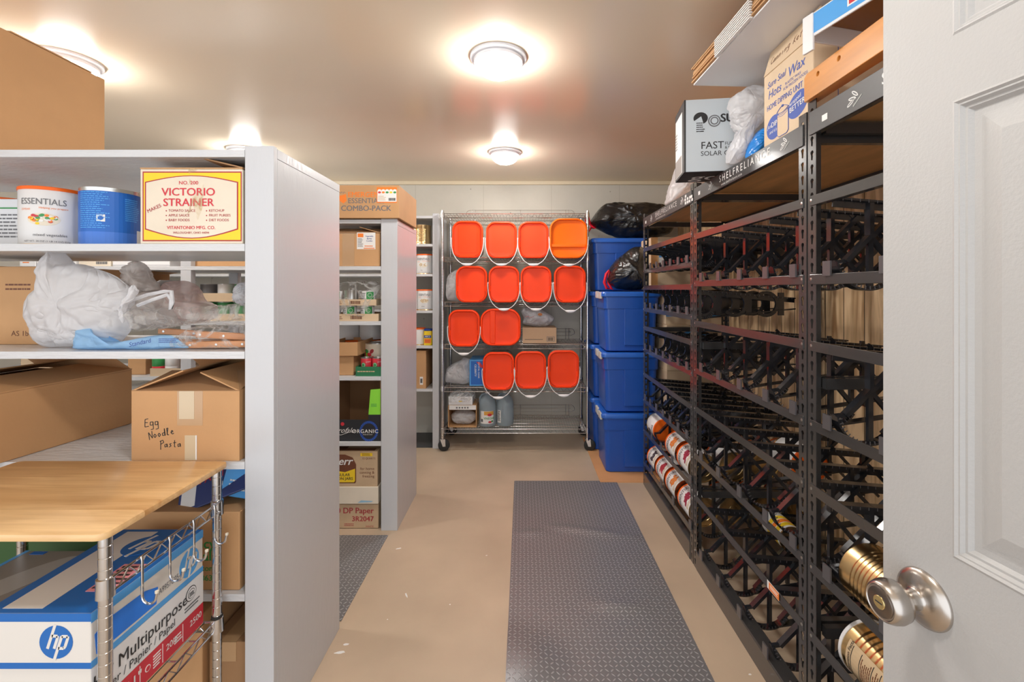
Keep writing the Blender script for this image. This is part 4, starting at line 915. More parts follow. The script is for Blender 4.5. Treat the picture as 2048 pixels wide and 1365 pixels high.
def bucket(label, px, py, w, h, kind='plain', tilt=0, zs=1.3, handle=True, lidm=ORANGE, hdrop=None):
    """bucket lying on its side, lid towards the aisle"""
    d = 3.875; X = wx(px, d); Z = wz(py, d); W_, H_ = w*d/F, h*d/F
    t = T('lidded_bucket', label, 'bucket', (X, d, Z), group='orange-lidded buckets on the wire rack')
    rr = W_*.30
    def ring(k, y, ww=W_, hh=H_, r=rr): return [(u, y, v) for u, v in rrect(ww-2*k, hh-2*k, max(.004, r-k), 8)]
    body = MB(); body.loft([ring(.024, .33), ring(.020, .325), ring(.014, .03), ring(.008, .034), ring(.008, .018)], BUCKW); body.build('bucket_body', t, smooth=True)
    L = MB(); rim = .017
    rs = [ring(.002, .026), ring(.0, .022), ring(.0, .002), ring(.003, -.004), ring(.010, -.007), ring(rim-.003, -.006), ring(rim, -.001), ring(rim+.002, .008)]
    if kind == 'square':
        rs = [ring(.002, .03), ring(0, .02), ring(0, .0), ring(.004, -.008), ring(.012, -.010), ring(.014, .012), ring(.02, .014)]
        L.loft(rs, lidm, caps=(0, 1))
    else:
        rs += [ring(rim+.012, .0095), ring(rim+.04, .0100)]
        L.loft(rs, lidm, caps=(0, 1))
    L.build('lid', t, smooth=True)
    mb = MB()
    if kind in ('square', 'hbar'):
        mb.box(-W_/2+.018, W_/2-.018, -.002, .013, -H_*.22, -H_*.145, lidm); mb.build('lid_bar', t, bevel=.004)
    elif kind == 'vbar':
        mb.box(-W_*.26, -W_*.13, -.004, .009, -H_/2+.018, H_/2-.018, lidm); mb.build('lid_bar', t, bevel=.004)
    else:
        for s_ in (-1, 1):
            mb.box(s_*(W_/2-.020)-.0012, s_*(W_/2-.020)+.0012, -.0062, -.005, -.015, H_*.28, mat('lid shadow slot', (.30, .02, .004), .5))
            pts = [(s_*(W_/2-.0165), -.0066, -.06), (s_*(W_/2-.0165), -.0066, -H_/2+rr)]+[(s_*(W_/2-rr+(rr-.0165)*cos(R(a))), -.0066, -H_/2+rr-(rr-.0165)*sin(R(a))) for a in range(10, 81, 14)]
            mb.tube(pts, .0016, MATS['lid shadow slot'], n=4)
        if kind == 'inset': 
            q = [(u, -.0, v) for u, v in rrect(W_*.6, H_*.72, W_*.08, 6)]; mb.tube([(u, .0095, v) for u, _, v in q], .0014, lidm, n=5, closed=True)
        mb.build('lid_groove', t)
    if handle:
        hd = H_*.50 if hdrop is None else hdrop; pts = []
        A = W_/2+.006
        for k in range(0, 25):
            a = pi*k/24; pts.append((A*cos(a), -.006-.02*sin(a), .01-(hd+.07)*sin(a)**.8 if k not in (0, 24) else .01))
        mb = MB(); mb.tube(pts, .0032, HANDW, n=6)
        for s_ in (-1, 1): mb.lathe([(0, 0), (.009, 0), (.009, .012), (0, .012)], HANDW, Matrix.Translation((s_*(W_/2-.004), .02, .01)) @ Matrix.Rotation(s_*pi/2, 4, 'Y'), n=12)
        for s_ in (-1, 1): mb.tube([(s_*A, -.006, .01), (s_*A, .02, .01)], .0024, HANDW, n=6)
        hdl = mb.build('bail_handle', t, smooth=True)
        zb = .01-(hd+.07); mb = MB(); g = []
        for k in range(9):
            x = -.045+.09*k/8; q = 1-(x/.045)**2; g.append((x, -.026, zb+.006*(x/.045)**2*1.2))
        mb.tube(g, [.004, .008, .0105, .012, .0125, .012, .0105, .008, .004], HANDW, n=8); mb.build('grip', hdl, smooth=True)
    return t
B = 'orange-lidded white bucket lying on the wire rack, '
bucket('orange-lidded bucket, faint rectangle in its lid, top shelf row beside the left post', 935, 479, 62, 74, 'inset')
bucket('plain orange-lidded bucket in the top row, between the faint-rectangle lid and its twin', 1003, 480, 62, 73)
bucket('orange-lidded bucket in the top row, next to the large square lid', 1067, 480, 61, 73)
bucket('large brighter orange square lid bucket with a horizontal bar, top row', 1137, 477, 76, 80, 'square', lidm=ORANGE2)
bucket('orange-lidded bucket without hanging handle, second row, beside the white bag', 943, 569, 63, 73, handle=False)
bucket('orange-lidded bucket in the second row, second from the white bag', 1008, 569, 62, 73)
bucket('orange-lidded bucket in the second row, third from the white bag', 1072, 569, 62, 73)
bucket('orange-lidded bucket in the second row, beside the right post', 1140, 569, 64, 74, hdrop=.17)
bucket('orange-lidded bucket in the third row beside the left post', 928, 657, 63, 74)
bucket('wide orange-lidded bucket turned sideways with a vertical bar, third row', 1001, 655, 81, 74, 'vbar', handle=False)
bucket('orange-lidded bucket in the fourth row beside the blue printed box', 997, 743, 63, 76)
bucket('orange-lidded bucket in the middle of the fourth row', 1061, 741, 63, 75)
bucket('orange-lidded bucket in the fourth row beside the right post', 1127, 739, 63, 75)
# other things on the wire rack
b = blob('carrier_bag', pz([(893, 600), (892, 560), (898, 545), (915, 538), (925, 545), (930, 600)], 4.0), 4.08, .11, BAGW, seed=51, nf=7); b.location.z = 1.297-min(v.co.z for v in b.data.vertices); tag(b, 'white carrier bag on the wire rack tucked beside the second row of buckets', 'plastic bag')
t, w, d, h = carton('cardboard_box', 'small brown box with barcode on the wire rack under a tied bag', 'box', wx(1045, 4.0), wx(1113, 4.0), 4.0, 4.25, .929, wz(656, 4.0), mat('tan cardboard', (.60, .40, .24), .7))
s = Ink(face('front', 0, 0, 0)); s.rect(.02, .18, .032, .036, PB); s.rect(w-.085, w-.018, .015, .06, PG); s.rect(w-.08, w-.023, .018, .057, MATS['tan cardboard'], 2); s.barcode(w-.075, w-.03, .022, .052, PB, 3); s.done('printed_text', t)
b = blob('carrier_bag', pz([(1046, 652), (1048, 640), (1042, 625), (1050, 618), (1075, 620), (1095, 630), (1110, 640), (1105, 650), (1092, 658), (1070, 658)], 4.0), 4.10, .10, BAGW, seed=52, nf=8, nz=.012); b.location.z = wz(656, 4.0)+.001-min(v.co.z for v in b.data.vertices); tag(b, 'white printed carrier bag resting on the small brown box on the wire rack', 'plastic bag')
s = Ink(Matrix.Translation((0, 3.985, 0)) @ face('front', 0, 0, b.location.z)); s.ellipse(wx(1080, 4), wz(634, 4)+0, .02, .012, mat('print rust', (.50, .16, .03), .5)); s.stroke([(wx(1050, 4), wz(640, 4)), (wx(1056, 4), wz(637, 4)), (wx(1060, 4), wz(641, 4)), (wx(1068, 4), wz(638, 4))], .003, PDR); o = s.done('bag_print', b)
b = blob('carrier_bag', pz([(889, 772), (889, 745), (900, 735), (915, 728), (925, 722), (938, 728), (939, 772)], 4.0), 4.10, .12, BAGW, seed=53, nf=8); b.location.z = .556-min(v.co.z for v in b.data.vertices); tag(b, 'white carrier bag slumped on the fourth wire shelf beside the blue printed box', 'plastic bag')
t, w, d, h = carton('drinkware_box', 'bright blue box lettered crystal clear on the fourth wire shelf', 'box', wx(939, 3.99), wx(968, 3.99)+.05, 3.99, 4.25, .556, wz(720, 3.99), PLB)
s = Ink(face('front', 0, 0, 0)); s.rect(.012, w, .012, h-.012, PBL); s.text('CRYSTAL CLEAR', .075, h-.02, .014, PW, 2, rot=-pi/2, bold=.02); s.text('CELEBRITY', .045, h-.04, .016, PW, 2, rot=-pi/2, bold=.03); s.poly([(.06, h-.02), (.09, h-.02), (.13, h-.07), (.10, h-.07)], PR, 2); s.done('printed_text', t)
t, w, d, h = carton('cardboard_box', 'open-fronted brown box holding a bag on the lowest wire shelf', 'box', wx(896, 3.98), wx(953, 3.98), 3.98, 4.24, .195, .385, CARD2, open_top=True)
for o in [x for x in bpy.data.objects if x.parent == t]: bpy.data.objects.remove(o)
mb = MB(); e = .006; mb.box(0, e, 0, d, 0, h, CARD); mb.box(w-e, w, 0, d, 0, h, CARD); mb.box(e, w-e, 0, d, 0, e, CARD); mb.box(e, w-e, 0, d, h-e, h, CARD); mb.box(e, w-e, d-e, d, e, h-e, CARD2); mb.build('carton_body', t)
s = Ink(face('front', 0, -.001, 0)); s.rect(.01, w-.005, h-.035, h+.004, PW, 1)
for k in range(5): s.rect(.07+.024*k, .084+.024*k, h-.024, h-.010, PG, 2)
s.done('white_label_strip', t)
b = blob('carrier_bag', pz([(903, 848), (900, 835), (910, 826), (930, 824), (948, 830), (950, 842), (940, 850), (920, 852)], 4.02), 4.08, .08, BAGW, seed=54, nf=9); b.location.z = .203-min(v.co.z for v in b.data.vertices); tag(b, 'white bag stuffed inside the open brown box on the lowest wire shelf', 'plastic bag')
t, w, d, h = carton('food_carton', 'white carton with a yellow mark in a clear bag above the open brown box', 'carton', wx(897, 4.0), wx(945, 4.0), 4.0, 4.22, .3855, .46, PWC); s = Ink(face('front', 0, 0, 0)); s.ellipse(w*.5, h*.45, .018, .005, PY); s.fine(.11, w-.01, .05, .06, 1, PG, 1); s.done('printed_text', t)
b = blob('carrier_bag', pz([(894, 816), (896, 800), (915, 792), (935, 786), (945, 795), (955, 815), (950, 818)], 3.98), 4.06, .11, WRAPF, seed=55, nf=9); b.location.z = .395-min(v.co.z for v in b.data.vertices); tag(b, 'thin clear carrier bag around the white carton on the lowest wire shelf', 'plastic bag')
def jug(label, px, y, z, front):
    t = T('vinegar_jug', label, 'jug', (wx(px, y), y, z), group='gallon jugs on the lowest wire shelf')
    r = .077; prof = [(0, .003), (r*.8, 0), (r*.96, .004), (r, .015), (r, .155), (r*.985, .162), (r, .17), (r*.96, .20), (r*.80, .235), (r*.50, .262), (r*.28, .275), (.019, .28), (.019, .295), (0, .295)]
    MB().lathe(prof, JUGF, n=32, caps=(0, 0)).build('jug_body', t, smooth=True)
    mb = MB(); mb.tube([(-.015, 0, .278), (-.045, 0, .272), (-.066, 0, .245), (-.070, 0, .21), (-.066, 0, .18)], .009, JUGF, n=8); mb.build('handle', t, smooth=True)
    MB().lathe([(.021, .284), (.021, .300), (.019, .302), (0, .302)], HANDW, n=20, caps=(1, 0)).build('cap', t, smooth=True)
    def it(s):
        s.rect(-.062, .062, .030, .140, PW, 1)
        if front: s.rect(-.025, .062, .105, .138, mat('label amber', (.72, .36, .06), .5), 2); s.ellipse(.025, .108, .02, .012, PR, 3); s.text('VINEGAR', .020, .068, .020, PGR, 3, 'CENTER', bold=.05, sx=.85); s.ellipse(.028, .045, .016, .009, PR, 3); s.ellipse(.048, .050, .010, .008, PGR, 3); s.barcode(-.056, -.036, .045, .07, PG, 3)
    if front: wrap(t, r*1.01, .3, it)
    else: wrap(t, r*1.01, .3, lambda s: (s.rect(-.075, -.035, .030, .140, PW, 1), s.fine(-.071, -.04, .045, .135, 9, PB, 2)))
jug('clear gallon jug with vinegar label on the lowest wire shelf', 975, 4.06, .195, True)
jug('clear gallon jug showing the back of its label, beside the vinegar label', 1010, 4.08, .195, False)

# ------------------------------------------------------------------ blue totes and black bags
def tote(label, x0, x1, y0, y1, z0, h=.455, rz=0, latch=True):
    t = T('storage_tote', label, 'storage tote', ((x0+x1)/2, (y0+y1)/2, z0), rz, group='blue storage totes'); w, d = x1-x0, y1-y0
    def ring(k, z, r=.035): return [(u, v, z) for u, v in rrect(w-2*k, d-2*k, r, 6)]
    mb = MB(); mb.loft([ring(.040, 0), ring(.034, .006), ring(.022, h*.70), ring(.014, h*.705), ring(.010, h-.05), ring(.004, h-.048), ring(.004, h-.03)], TOTE); mb.build('tote_body', t, smooth=True)
    mb = MB(); mb.box(-w*.12, w*.30, -d/2+.014, -d/2+.030, h*.10, h*.705, TOTE, Matrix.Rotation(R(0), 4, 'X')); mb.build('front_panel', t, bevel=.004)
    mb = MB(); mb.loft([ring(.002, h-.044), ring(-.004, h-.042), ring(-.006, h-.02), ring(0, h-.008), ring(.02, h-.006), ring(.024, h-.010), ring(.05, h-.010)], TOTEL); mb.build('lid', t, smooth=True)
    if latch:
        for s_ in (-1, 1):
            mb = MB(); mb.box(s_*(w/2+.004)-.009, s_*(w/2+.004)+.009, -.05, .05, h-.060, h-.004, GREYP); mb.build('latch', t, bevel=.006)
    return t
G3 = .46
def totes():
    xs, ys = .605, 3.44
    for k in range(3):
        t = tote(['blue lidded tote on the floor, bottom of the front stack beside the black rack', 'blue tote second in the front stack, with a grey latch', 'blue tote on top of the front stack, beneath a black bin bag'][k], xs, xs+.445, ys, ys+.42, .0065+k*.462, .462)
        mb = MB(); mb.box(-.235, -.217, -.21+.03, -.21+.13, .40, .452, GREYP); mb.build('latch', t, bevel=.006)
    for k in range(4):
        tote(['blue tote at the floor, bottom of the rear stack by the wire rack', 'blue tote second from the floor in the rear stack', 'blue tote third from the floor in the rear stack', 'uppermost blue tote of the rear stack, under the larger black bag'][k], .590+.012*(k == 3), 1.14, 3.93, 4.36, .0065+k*.462, .462)
totes()
def binbag(label, outline, d, y, depth, zrest, knot, seed):
    t = T('bin_bag', label, 'bin bag', (0, 0, 0), group='black bin bags on the totes')
    o = blob('bag_body', pz(outline, d), y, depth, BAGB, t, seed=seed, nf=5, nz=.018, fold=.012, nb=176, rings=14)
    dz = zrest-min(v.co.z for v in o.data.vertices); t.location.z = dz
    mb = MB(); pts = [(wx(a, d), y-.02, wz(b, d)) for a, b in knot]; mb.tube(pts, [.006]+[.012]*(len(pts)-2)+[.006], REDP, n=6); mb.build('drawstring', t, smooth=True)['label'] = 'red drawstring tie'
binbag('black bin bag with red ties on the uppermost rear tote', [(1184, 450), (1195, 430), (1212, 412), (1250, 407), (1300, 406), (1340, 415), (1365, 440), (1350, 470), (1300, 482), (1240, 478), (1205, 464)], 3.98, 4.12, .20, 1.857, [(1174, 432), (1180, 436), (1184, 452), (1194, 461), (1186, 459), (1180, 470), (1176, 455), (1174, 434)], 61)
binbag('shiny black bin bag sagging on the front tote stack, red tie at its neck', [(1222, 548), (1228, 520), (1242, 500), (1262, 484), (1282, 474), (1300, 478), (1308, 500), (1308, 545), (1295, 562), (1275, 564), (1240, 560)], 3.48, 3.66, .19, 1.395, [(1226, 522), (1220, 530), (1216, 548), (1221, 560), (1232, 563), (1225, 550), (1226, 524)], 62)

# boxes behind the far bay
NX = [(1.065, 1.50, 3.36, 3.66, .001, .42), (1.065, 1.50, 3.36, 3.66, .421, .80), (1.065, 1.50, 3.36, 3.66, .801, 1.14), (1.065, 1.50, 3.38, 3.66, 1.141, 1.385)]
for i, (a, b_, c, d_, e_, f_) in enumerate(NX):
    t, w, d, h = carton('cardboard_box', ['brown box at the floor behind the far can rack bay', 'brown box second from floor behind the far can rack bay', 'brown box with blue sky print behind the far can rack bay', 'brown box with blue stripe, highest behind the far can rack bay'][i], 'box', a, b_, c, d_, e_, f_, CARDL, group='brown boxes behind the far rack bay')
    s = Ink(face('front', 0, 0, 0))
    if i == 2: s.poly([(.01, h-.08), (.28, h-.02), (.30, h-.12), (.05, h-.13)], PLB); s.ellipse(.15, h-.09, .06, .02, PW, 2)
    if i == 3: s.rect(0, w, .06, .11, PLB); s.text('1 DAY', .03, .07, .03, PW, 2, bold=.05)
    s.done('printed_text', t)
t, w, d, h = carton('cardboard_box', 'large brown box behind the top tracks of the far rack bay, orange side edge', 'box', .955, 1.50, 3.38, 3.66, 1.400, 1.79, CARDL)
s = Ink(face('front', 0, 0, 0)); s.rect(0, .05, 0, h, mat('raw orange board', (.70, .36, .14), .6)); s.poly([(.06, .20), (.16, .23), (.15, .34), (.06, .33)], PLB, 1); s.poly([(.06, .17), (.14, .19), (.15, .25), (.06, .24)], PW, 2); s.done('printed_picture', t)

# ------------------------------------------------------------------ black can racks
def keyplate(name, parent, M, width, z0, z1, pitch=.0417, m=BLACK, off=.0):
    """steel strip with keyhole slots; local x across, y up, extruded in z"""
    c = bpy.data.curves.new('strip', 'CURVE'); c.dimensions = '2D'; c.fill_mode = 'BOTH'; c.extrude = .0012
    def spl(pts):
        sp = c.splines.new('POLY'); sp.points.add(len(pts)-1)
        for p, (a, b) in zip(sp.points, pts): p.co = (a, b, 0, 1)
        sp.use_cyclic_u = True
    spl([(0, z0), (width, z0), (width, z1), (0, z1)])
    z = z0+.03
    while z < z1-.03:
        x = width*.5; r = .0072; q = .0038
        pts = [(x+r*cos(R(a)), z+.008+r*sin(R(a))) for a in range(-50, 231, 28)]+[(x-q, z-.011), (x-q*.6, z-.0145), (x+q*.6, z-.0145), (x+q, z-.011)]
        spl(pts); z += pitch
    o = bpy.data.objects.new('strip', c); COL.objects.link(o)
    dg = bpy.context.evaluated_depsgraph_get(); me = bpy.data.meshes.new_from_object(o.evaluated_get(dg)); bpy.data.objects.remove(o); bpy.data.curves.remove(c)
    me.transform(M); me.materials.clear(); me.materials.append(m); me.name = name
    return me
def add_mesh(name, me, parent, loc=(0, 0, 0)):
    o = bpy.data.objects.new(name, me); COL.objects.link(o); o.parent = parent; o.location = loc; return o
XF, DEP = .872, .60
def join_meshes(name, mes):
    bm = bmesh.new()
    for me in mes: bm.from_mesh(me)
    out = bpy.data.meshes.new(name); bm.to_mesh(out); bm.free(); out.materials.append(BLACK); return out
def make_posts():
    H = 1.945
    Mf = Matrix(((0, 0, 1, 0), (1, 0, 0, 0), (0, 1, 0, 0), (0, 0, 0, 1)))      # strip x -> world Y, y -> Z, in plane X=0
    Ms = Matrix(((1, 0, 0, 0), (0, 0, 1, 0), (0, 1, 0, 0), (0, 0, 0, 1)))      # strip x -> world X, plane Y=0
    front = keyplate('a', None, Mf, .038, 0, H); side = keyplate('b', None, Ms, .038, 0, H)
    near = join_meshes('post_near', [front, side])                              # corner at Y=0, face towards +Y
    Mf2 = Matrix(((0, 0, 1, 0), (-1, 0, 0, 0), (0, 1, 0, 0), (0, 0, 0, 1)))
    far = join_meshes('post_far', [keyplate('a', None, Mf2, .038, 0, H), side])
    return near, far
P_NEAR, P_FAR = make_posts()
PLYB = PLY
def divider_mesh(h, dep=.55, circ=.088, cz=.062, style='x'):
    mb = MB(); m = BLACKP; ty = .012
    # upper track, sloping down to the rear
    mb.bar((.0, 0, h-.004), (dep, 0, h-.05), .006, .028, m); mb.bar((.0, 0, h-.016), (dep, 0, h-.062), .022, .004, m)
    for k in range(22):
        u = .02+k*(dep-.04)/21; zz = h-.004-.046*u/dep; mb.box(u-.0010, u+.0010, -.0150, -.0140, zz-.006, zz+.002, TABM)
    # lower track
    mb.bar((circ+.03, 0, cz-circ*.92), (dep, 0, .045), .006, .028, m)
    n = 16
    a0, a1 = 185, 330
    arc = [(circ+.006+circ*cos(R(a0+(a1-a0)*k/n)), cz+circ*sin(R(a0+(a1-a0)*k/n))) for k in range(n+1)]
    for p, q in zip(arc, arc[1:]):
        mb.bar((p[0], 0, p[1]), (q[0], 0, q[1]), .006, .030, m)
        c = ((p[0]+q[0])/2, (p[1]+q[1])/2); rx, rz_ = circ+.006-c[0], cz-c[1]; L = math.hypot(rx, rz_); mb.bar((c[0], -.0155, c[1]), (c[0]+rx/L*.010, -.0155, c[1]+rz_/L*.010), .0022, .002, TABM)
    if style == 'x':
        zk = cz+.045
        mb.bar((.004, 0, cz-.01), (.036, 0, cz-.006), .010, ty, m); mb.bar((.034, 0, cz-.008), (.105, 0, zk+.02), .012, .022, m); mb.bar((.105, 0, zk+.015), (.105, 0, h-.01), .012, .022, m)
        mb.bar((.105, 0, cz-circ), (.105, 0, zk+.02), .014, ty, m)
        for u in (.29, .475): mb.bar((u, 0, .02), (u, 0, h-.03), .014, ty, m)
        mb.bar((.105, 0, zk+.015), (.105+(h-.05-zk)*1.05, 0, h-.03), .013, .020, m)
        for u in (-.02, .165, .35):
            if u > 0: mb.bar((u, 0, h-.02), (u+.19, 0, .015), .010, .008, m)
            if u > 0: mb.bar((u-.02, 0, -.0), (u+.17, 0, h-.05), .013, .020, m)
        mb.bar((.105, 0, zk+.018), (.185, 0, cz-.030), .012, ty, m)
    else:
        for (cx, r, a0, a1, wdt) in ((.070, .062, -115, 100, .020), (.235, .060, -140, 140, .018), (.40, .060, -140, 140, .018)):
            n = 16; c_z = h*.5-.005
            arc = [(cx+r*cos(R(a0+(a1-a0)*k/n)), c_z+r*sin(R(a0+(a1-a0)*k/n))) for k in range(n+1)]
            for p, q in zip(arc, arc[1:]): mb.bar((p[0], 0, p[1]), (q[0], 0, q[1]), wdt, ty, m)
        for u in (.15, .31, .48): mb.bar((u, 0, .01), (u, 0, h-.02), .03, .008, m)
    return mb.build('can_track', smooth=False)
def tab_mesh():
    mb = MB(); mb.box(-.004, .001, -.016, .016, -.008, .034, TABM); return mb.build('end_tab', bevel=.001)
DIV = {('x', .237): divider_mesh(.237).data, ('x', .185): divider_mesh(.175, circ=.07, cz=.05).data, ('c', .155): divider_mesh(.150, circ=.062, cz=.055, style='c').data, ('x', .273): divider_mesh(.262).data}
TAB = tab_mesh().data
for n_ in [o for o in bpy.data.objects if o.name.startswith(('can_track', 'end_tab'))]: bpy.data.objects.remove(n_)
TILTBOX = None
def rack(label, y0, y1, modules, top_z=1.945, beam=(1.846, 1.912), print_off=.0, text='SHELFRELIANCE', stickers=False):
    """y0 near end, y1 far end; modules = (z_low, z_high, style, divider ys)"""
    t = T('can_rack', label, 'can rack', (XF, (y0+y1)/2, 0), group='black steel can racks')
    oy = (y0+y1)/2; a, b = y0-oy, y1-oy; sc = top_z/1.945
    for me, yy, mx in ((P_NEAR, a, 0), (P_FAR, b, 0)):
        o = add_mesh('post', me, t, (0, yy, 0)); o.scale = (1, 1, sc)
        o = add_mesh('post', me, t, (DEP, yy, 0)); o.scale = (-1, 1, sc)
    # side cross bars
    for yy in (a+.002, b-.022):
        for z in (beam[0]+.005, 1.10, .35):
            mb = MB(); mb.box(.04, DEP-.04, yy, yy+.02, z, z+.032, BLACK); mb.build('side_brace', t)
    def rail(z0, z1, x=0.0, nm='rail'):
        mb = MB(); mb.box(x-.004, x+.0, a+.012, b-.012, z0, z1, BEAM if nm == 'top_beam' else BLACK); mb.box(x, x+.018, a+.012, b-.012, z0, z0+.003, BLACK)
        return mb.build(nm, t, bevel=.0012)
    # top beams, plywood deck, base beams
    o = rail(beam[0], beam[1], -.001, 'top_beam'); rail(beam[0], beam[1], DEP, 'top_beam')
    mb = MB(); mb.box(.003, DEP-.006, a+.004, b-.004, beam[1]-.022, beam[1]-.008, PLYB); mb.build('plywood_deck', t)
    mb = MB(); mb.box(-.004, .004, a+.040, b-.040, .0, .088, BLACK); mb.box(-.004, .05, a+.040, b-.040, .088, .094, BLACK); mb.build('base_beam', t, bevel=.002)
    mb = MB(); mb.box(DEP-.02, DEP, a+.040, b-.040, .0, .088, BLACK); mb.build('base_beam', t, bevel=.002)
    s = Ink(face('left', -.0052, b-.06, beam[0])); L = b-a; hh = beam[1]-beam[0]
    def wheat(u, v, f=1):
        for (dx, dy, rt) in ((-.014*f, .004, 25*f), (-.008*f, .014, -10*f), (.002*f, .024, -40*f)):
            s.ellipse(u+dx, v+dy+.012, .014, .0045, PW, 1, rot=R(rt), n=12); s.ellipse(u+dx, v+dy+.012, .010, .002, PG, 2, rot=R(rt), n=10)
        s.line((u-.004, v+.004), (u+.026*f, v+.024), .0016, PW, 2)
    wheat(.16+print_off, hh*.15); s.text(text, .25+print_off, hh*.40, .030, PW, 1, sp=1.5, sx=.98, bold=.02); s.text('www.shelfreliance.com', .27+print_off, hh*.12, .011, PW, 1, sp=1.3, bold=.01)
    wheat(.75+print_off, hh*.2)
    if stickers:
        rnd = random.Random(9)
        for k in range(9): u = L-.23+.03*(k % 4)+rnd.uniform(0, .01)+.06; v = .008+.018*(k//4); s.rect(u, u+.02, v, v+.014, PW, 2)
    s.rect(.012, .035, .02, .038, PW, 2)
    s.done('printed_logo', t, 'white wheat logo and lettering')
    for (zl, zh, st, ys, key) in modules:
        if zl > .12: rail(zl-.030, zl)
        if zh: rail(zh-.030, zh)
        else: zh = zl+.237
        for y in ys:
            o = add_mesh('can_track', DIV[key], t, (.008, y-oy, zl-.02)); q = add_mesh('end_tab', TAB, o, (-.014, 0, .022))
    # bolts and price clips
    mb = MB()
    for (zl, zh, st, ys, key) in modules:
        for z in (zl-.014, (zh or zl)-.014):
            for yy in (a+.019, b-.019): mb.lathe([(0, 0), (.005, 0), (.0045, .003), (0, .004)], TIN, Matrix.Translation((-.0016, yy, z)) @ Matrix.Rotation(-pi/2, 4, 'Y'), n=10)
    mb.build('bolts', t, smooth=True)
    return t
Y1a, Y1b, Y1c = 3.28, 2.318, 1.392
ys2 = [1.455, 1.62, 1.815, 2.01, 2.205]
ys3 = [.49, .69, .885, 1.085, 1.292]
ys1 = [2.395, 2.53, 2.665, 2.80, 2.94, 3.08, 3.21]
ys1b = [2.40, 2.59, 2.79, 2.98, 3.17]
K = ('x', .237)
rack('black can rack bay nearest the corner totes, holding white food cans', Y1b+.004, Y1a,
     [(1.546, 1.70, 'c', ys1, ('c', .155)), (1.275, 1.43, 'c', ys1, ('c', .155)), (.985, 1.143, 'c', ys1, ('c', .155)), (.625, .81, 'x', ys1, ('x', .185)), (.407, None, 'x', ys1b, K), (.175, None, 'x', ys1b, K)][:4]
     + [(.407, None, 'x', [2.345, 2.628, 2.84, 3.045], K), (.175, None, 'x', [2.345, 2.612, 2.839, 3.043], K)], stickers=True)
M2 = [(1.446, 1.683), (1.009, 1.246), (.58, .816), (.10, .373)]
rack('middle black can rack bay, mostly empty tracks, with a tan blue-printed carton on top', Y1c+.004, Y1b-.004, [(a, b, 'x', ys2, K if a > .2 else ('x', .273)) for a, b in M2])
rack('black can rack bay closest to the open door, gold cans low in it', Y1c-.95, Y1c-.004, [(a, b, 'x', ys3, K if a > .2 else ('x', .273)) for a, b in M2], top_z=1.97, beam=(1.866, 1.936), print_off=-.02)
s = Ink(face('left', XF-.006, 1.61, .345)); s.rect(0, .075, .002, .030, PW, 1); s.rect(.012, .075, .004, .028, PO, 2); s.fine(.02, .07, .01, .024, 3, PW, 3)
o = s.done('price_tag', None); tag(o, 'small orange and white tag stuck on the lowest sloping rail', 'tag')

# cans in the racks: axis along Y
def lying(label, x, yfar, z, L=.178, r=.0785, body=CANW, lid=RIMO, flip=False, ridges=0, ink=None, group=None, spin=0):
    # local z of the can points to +Y (lid at the far end) unless flipped
    rot = Matrix.Rotation(spin, 4, 'Y') @ (Matrix.Rotation(-pi/2, 4, 'X') if not flip else Matrix.Rotation(pi/2, 4, 'X'))
    e = rot.to_euler(); y = yfar-L if not flip else yfar
    return can(label, x, y, z, r, L, body=body, lid=lid, rot=e, ridges=ridges, ink=ink, group=group)
def rack_print(col):
    def f(t, r, h):
        def it(s):
            # the label reads around the can; drawn at the side turned to the aisle
            for side in (-.078, ):
                s.text('ESSENTIALS', side-.074, h*.70, .026, PG, sx=.78, bold=.02)
                rnd = random.Random(hash(str(col)) % 99)
                for i in range(20): s.ellipse(side+rnd.uniform(-.028, .034), h*.40+rnd.uniform(-.022, .022), .013, .007, col, 2+i % 3, n=8, rot=rnd.uniform(0, 3))
                s.fine(side-.04, side+.04, h*.08, h*.22, 3, PTN, 2)
        wrap(t, r, h, it)
    return f
cols = [mat('charcoal picture', (.07, .05, .06), .6), PDR, mat('rust picture', (.66, .20, .04), .6), mat('berry picture', (.30, .02, .05), .6), PTN]
zA, zB = .407+.037, .175+.040
o = lying('white can turned so its orange lid shows, upper can row of the far bay', XF+.092, 3.055-.178+.0, zA, lid=RIMO, flip=True, group='white cans in the upper row of the far bay', ink=rack_print(cols[0])); o.location.y = 3.255
o2 = lying('white can with orange-brown picture, mid upper row of the far bay', XF+.092, 2.825, zA, ink=rack_print(cols[2]), group='white cans in the upper row of the far bay')
lying('white food can ending the upper row beside the middle post', XF+.092, 2.612, zA, ink=rack_print(cols[3]), group='white cans in the upper row of the far bay')
for k, yy in enumerate((3.235, 3.03, 2.825, 2.60)):
    lying(['white food can with charcoal picture starting the lower row of the far bay', 'white food can with dark red picture second in the lower row', 'white food can with orange-brown picture third in the lower row', 'white food can with berry picture ending the lower row by the middle post'][k], XF+.092, yy, zB, L=.178, ink=rack_print((cols[0], PDR, cols[2], cols[3])[k]), group='white cans in the lower row of the far bay')
for r_, (zz, nm) in enumerate(((zA+.012, 'upper'), (zB+.012, 'lower'))):
    for k in range(3):
        lying('gold-ended food can lying deeper in the %s row of the far bay' % nm, XF+.092+.162*(k+1), 2.598, zz+.008*k, group='cans deeper in the %s row of the far bay' % nm)
t = lying('yellow and white drink can lying low behind the middle bay tracks', XF+.33, 2.19, .285, r=.055, L=.16, body=CANW, lid=None, group=None)
wrap(t, .055, .16, lambda s: [s.rect(-.17+.0*i, .17, .02+.03*i, .045+.03*i, (PY, PO, PY)[i], 1) for i in range(3)])
lying('food can whose orange lid faces out deep in the middle bay', XF+.40, 2.02, .62, flip=True, L=.178).location.y = 2.19
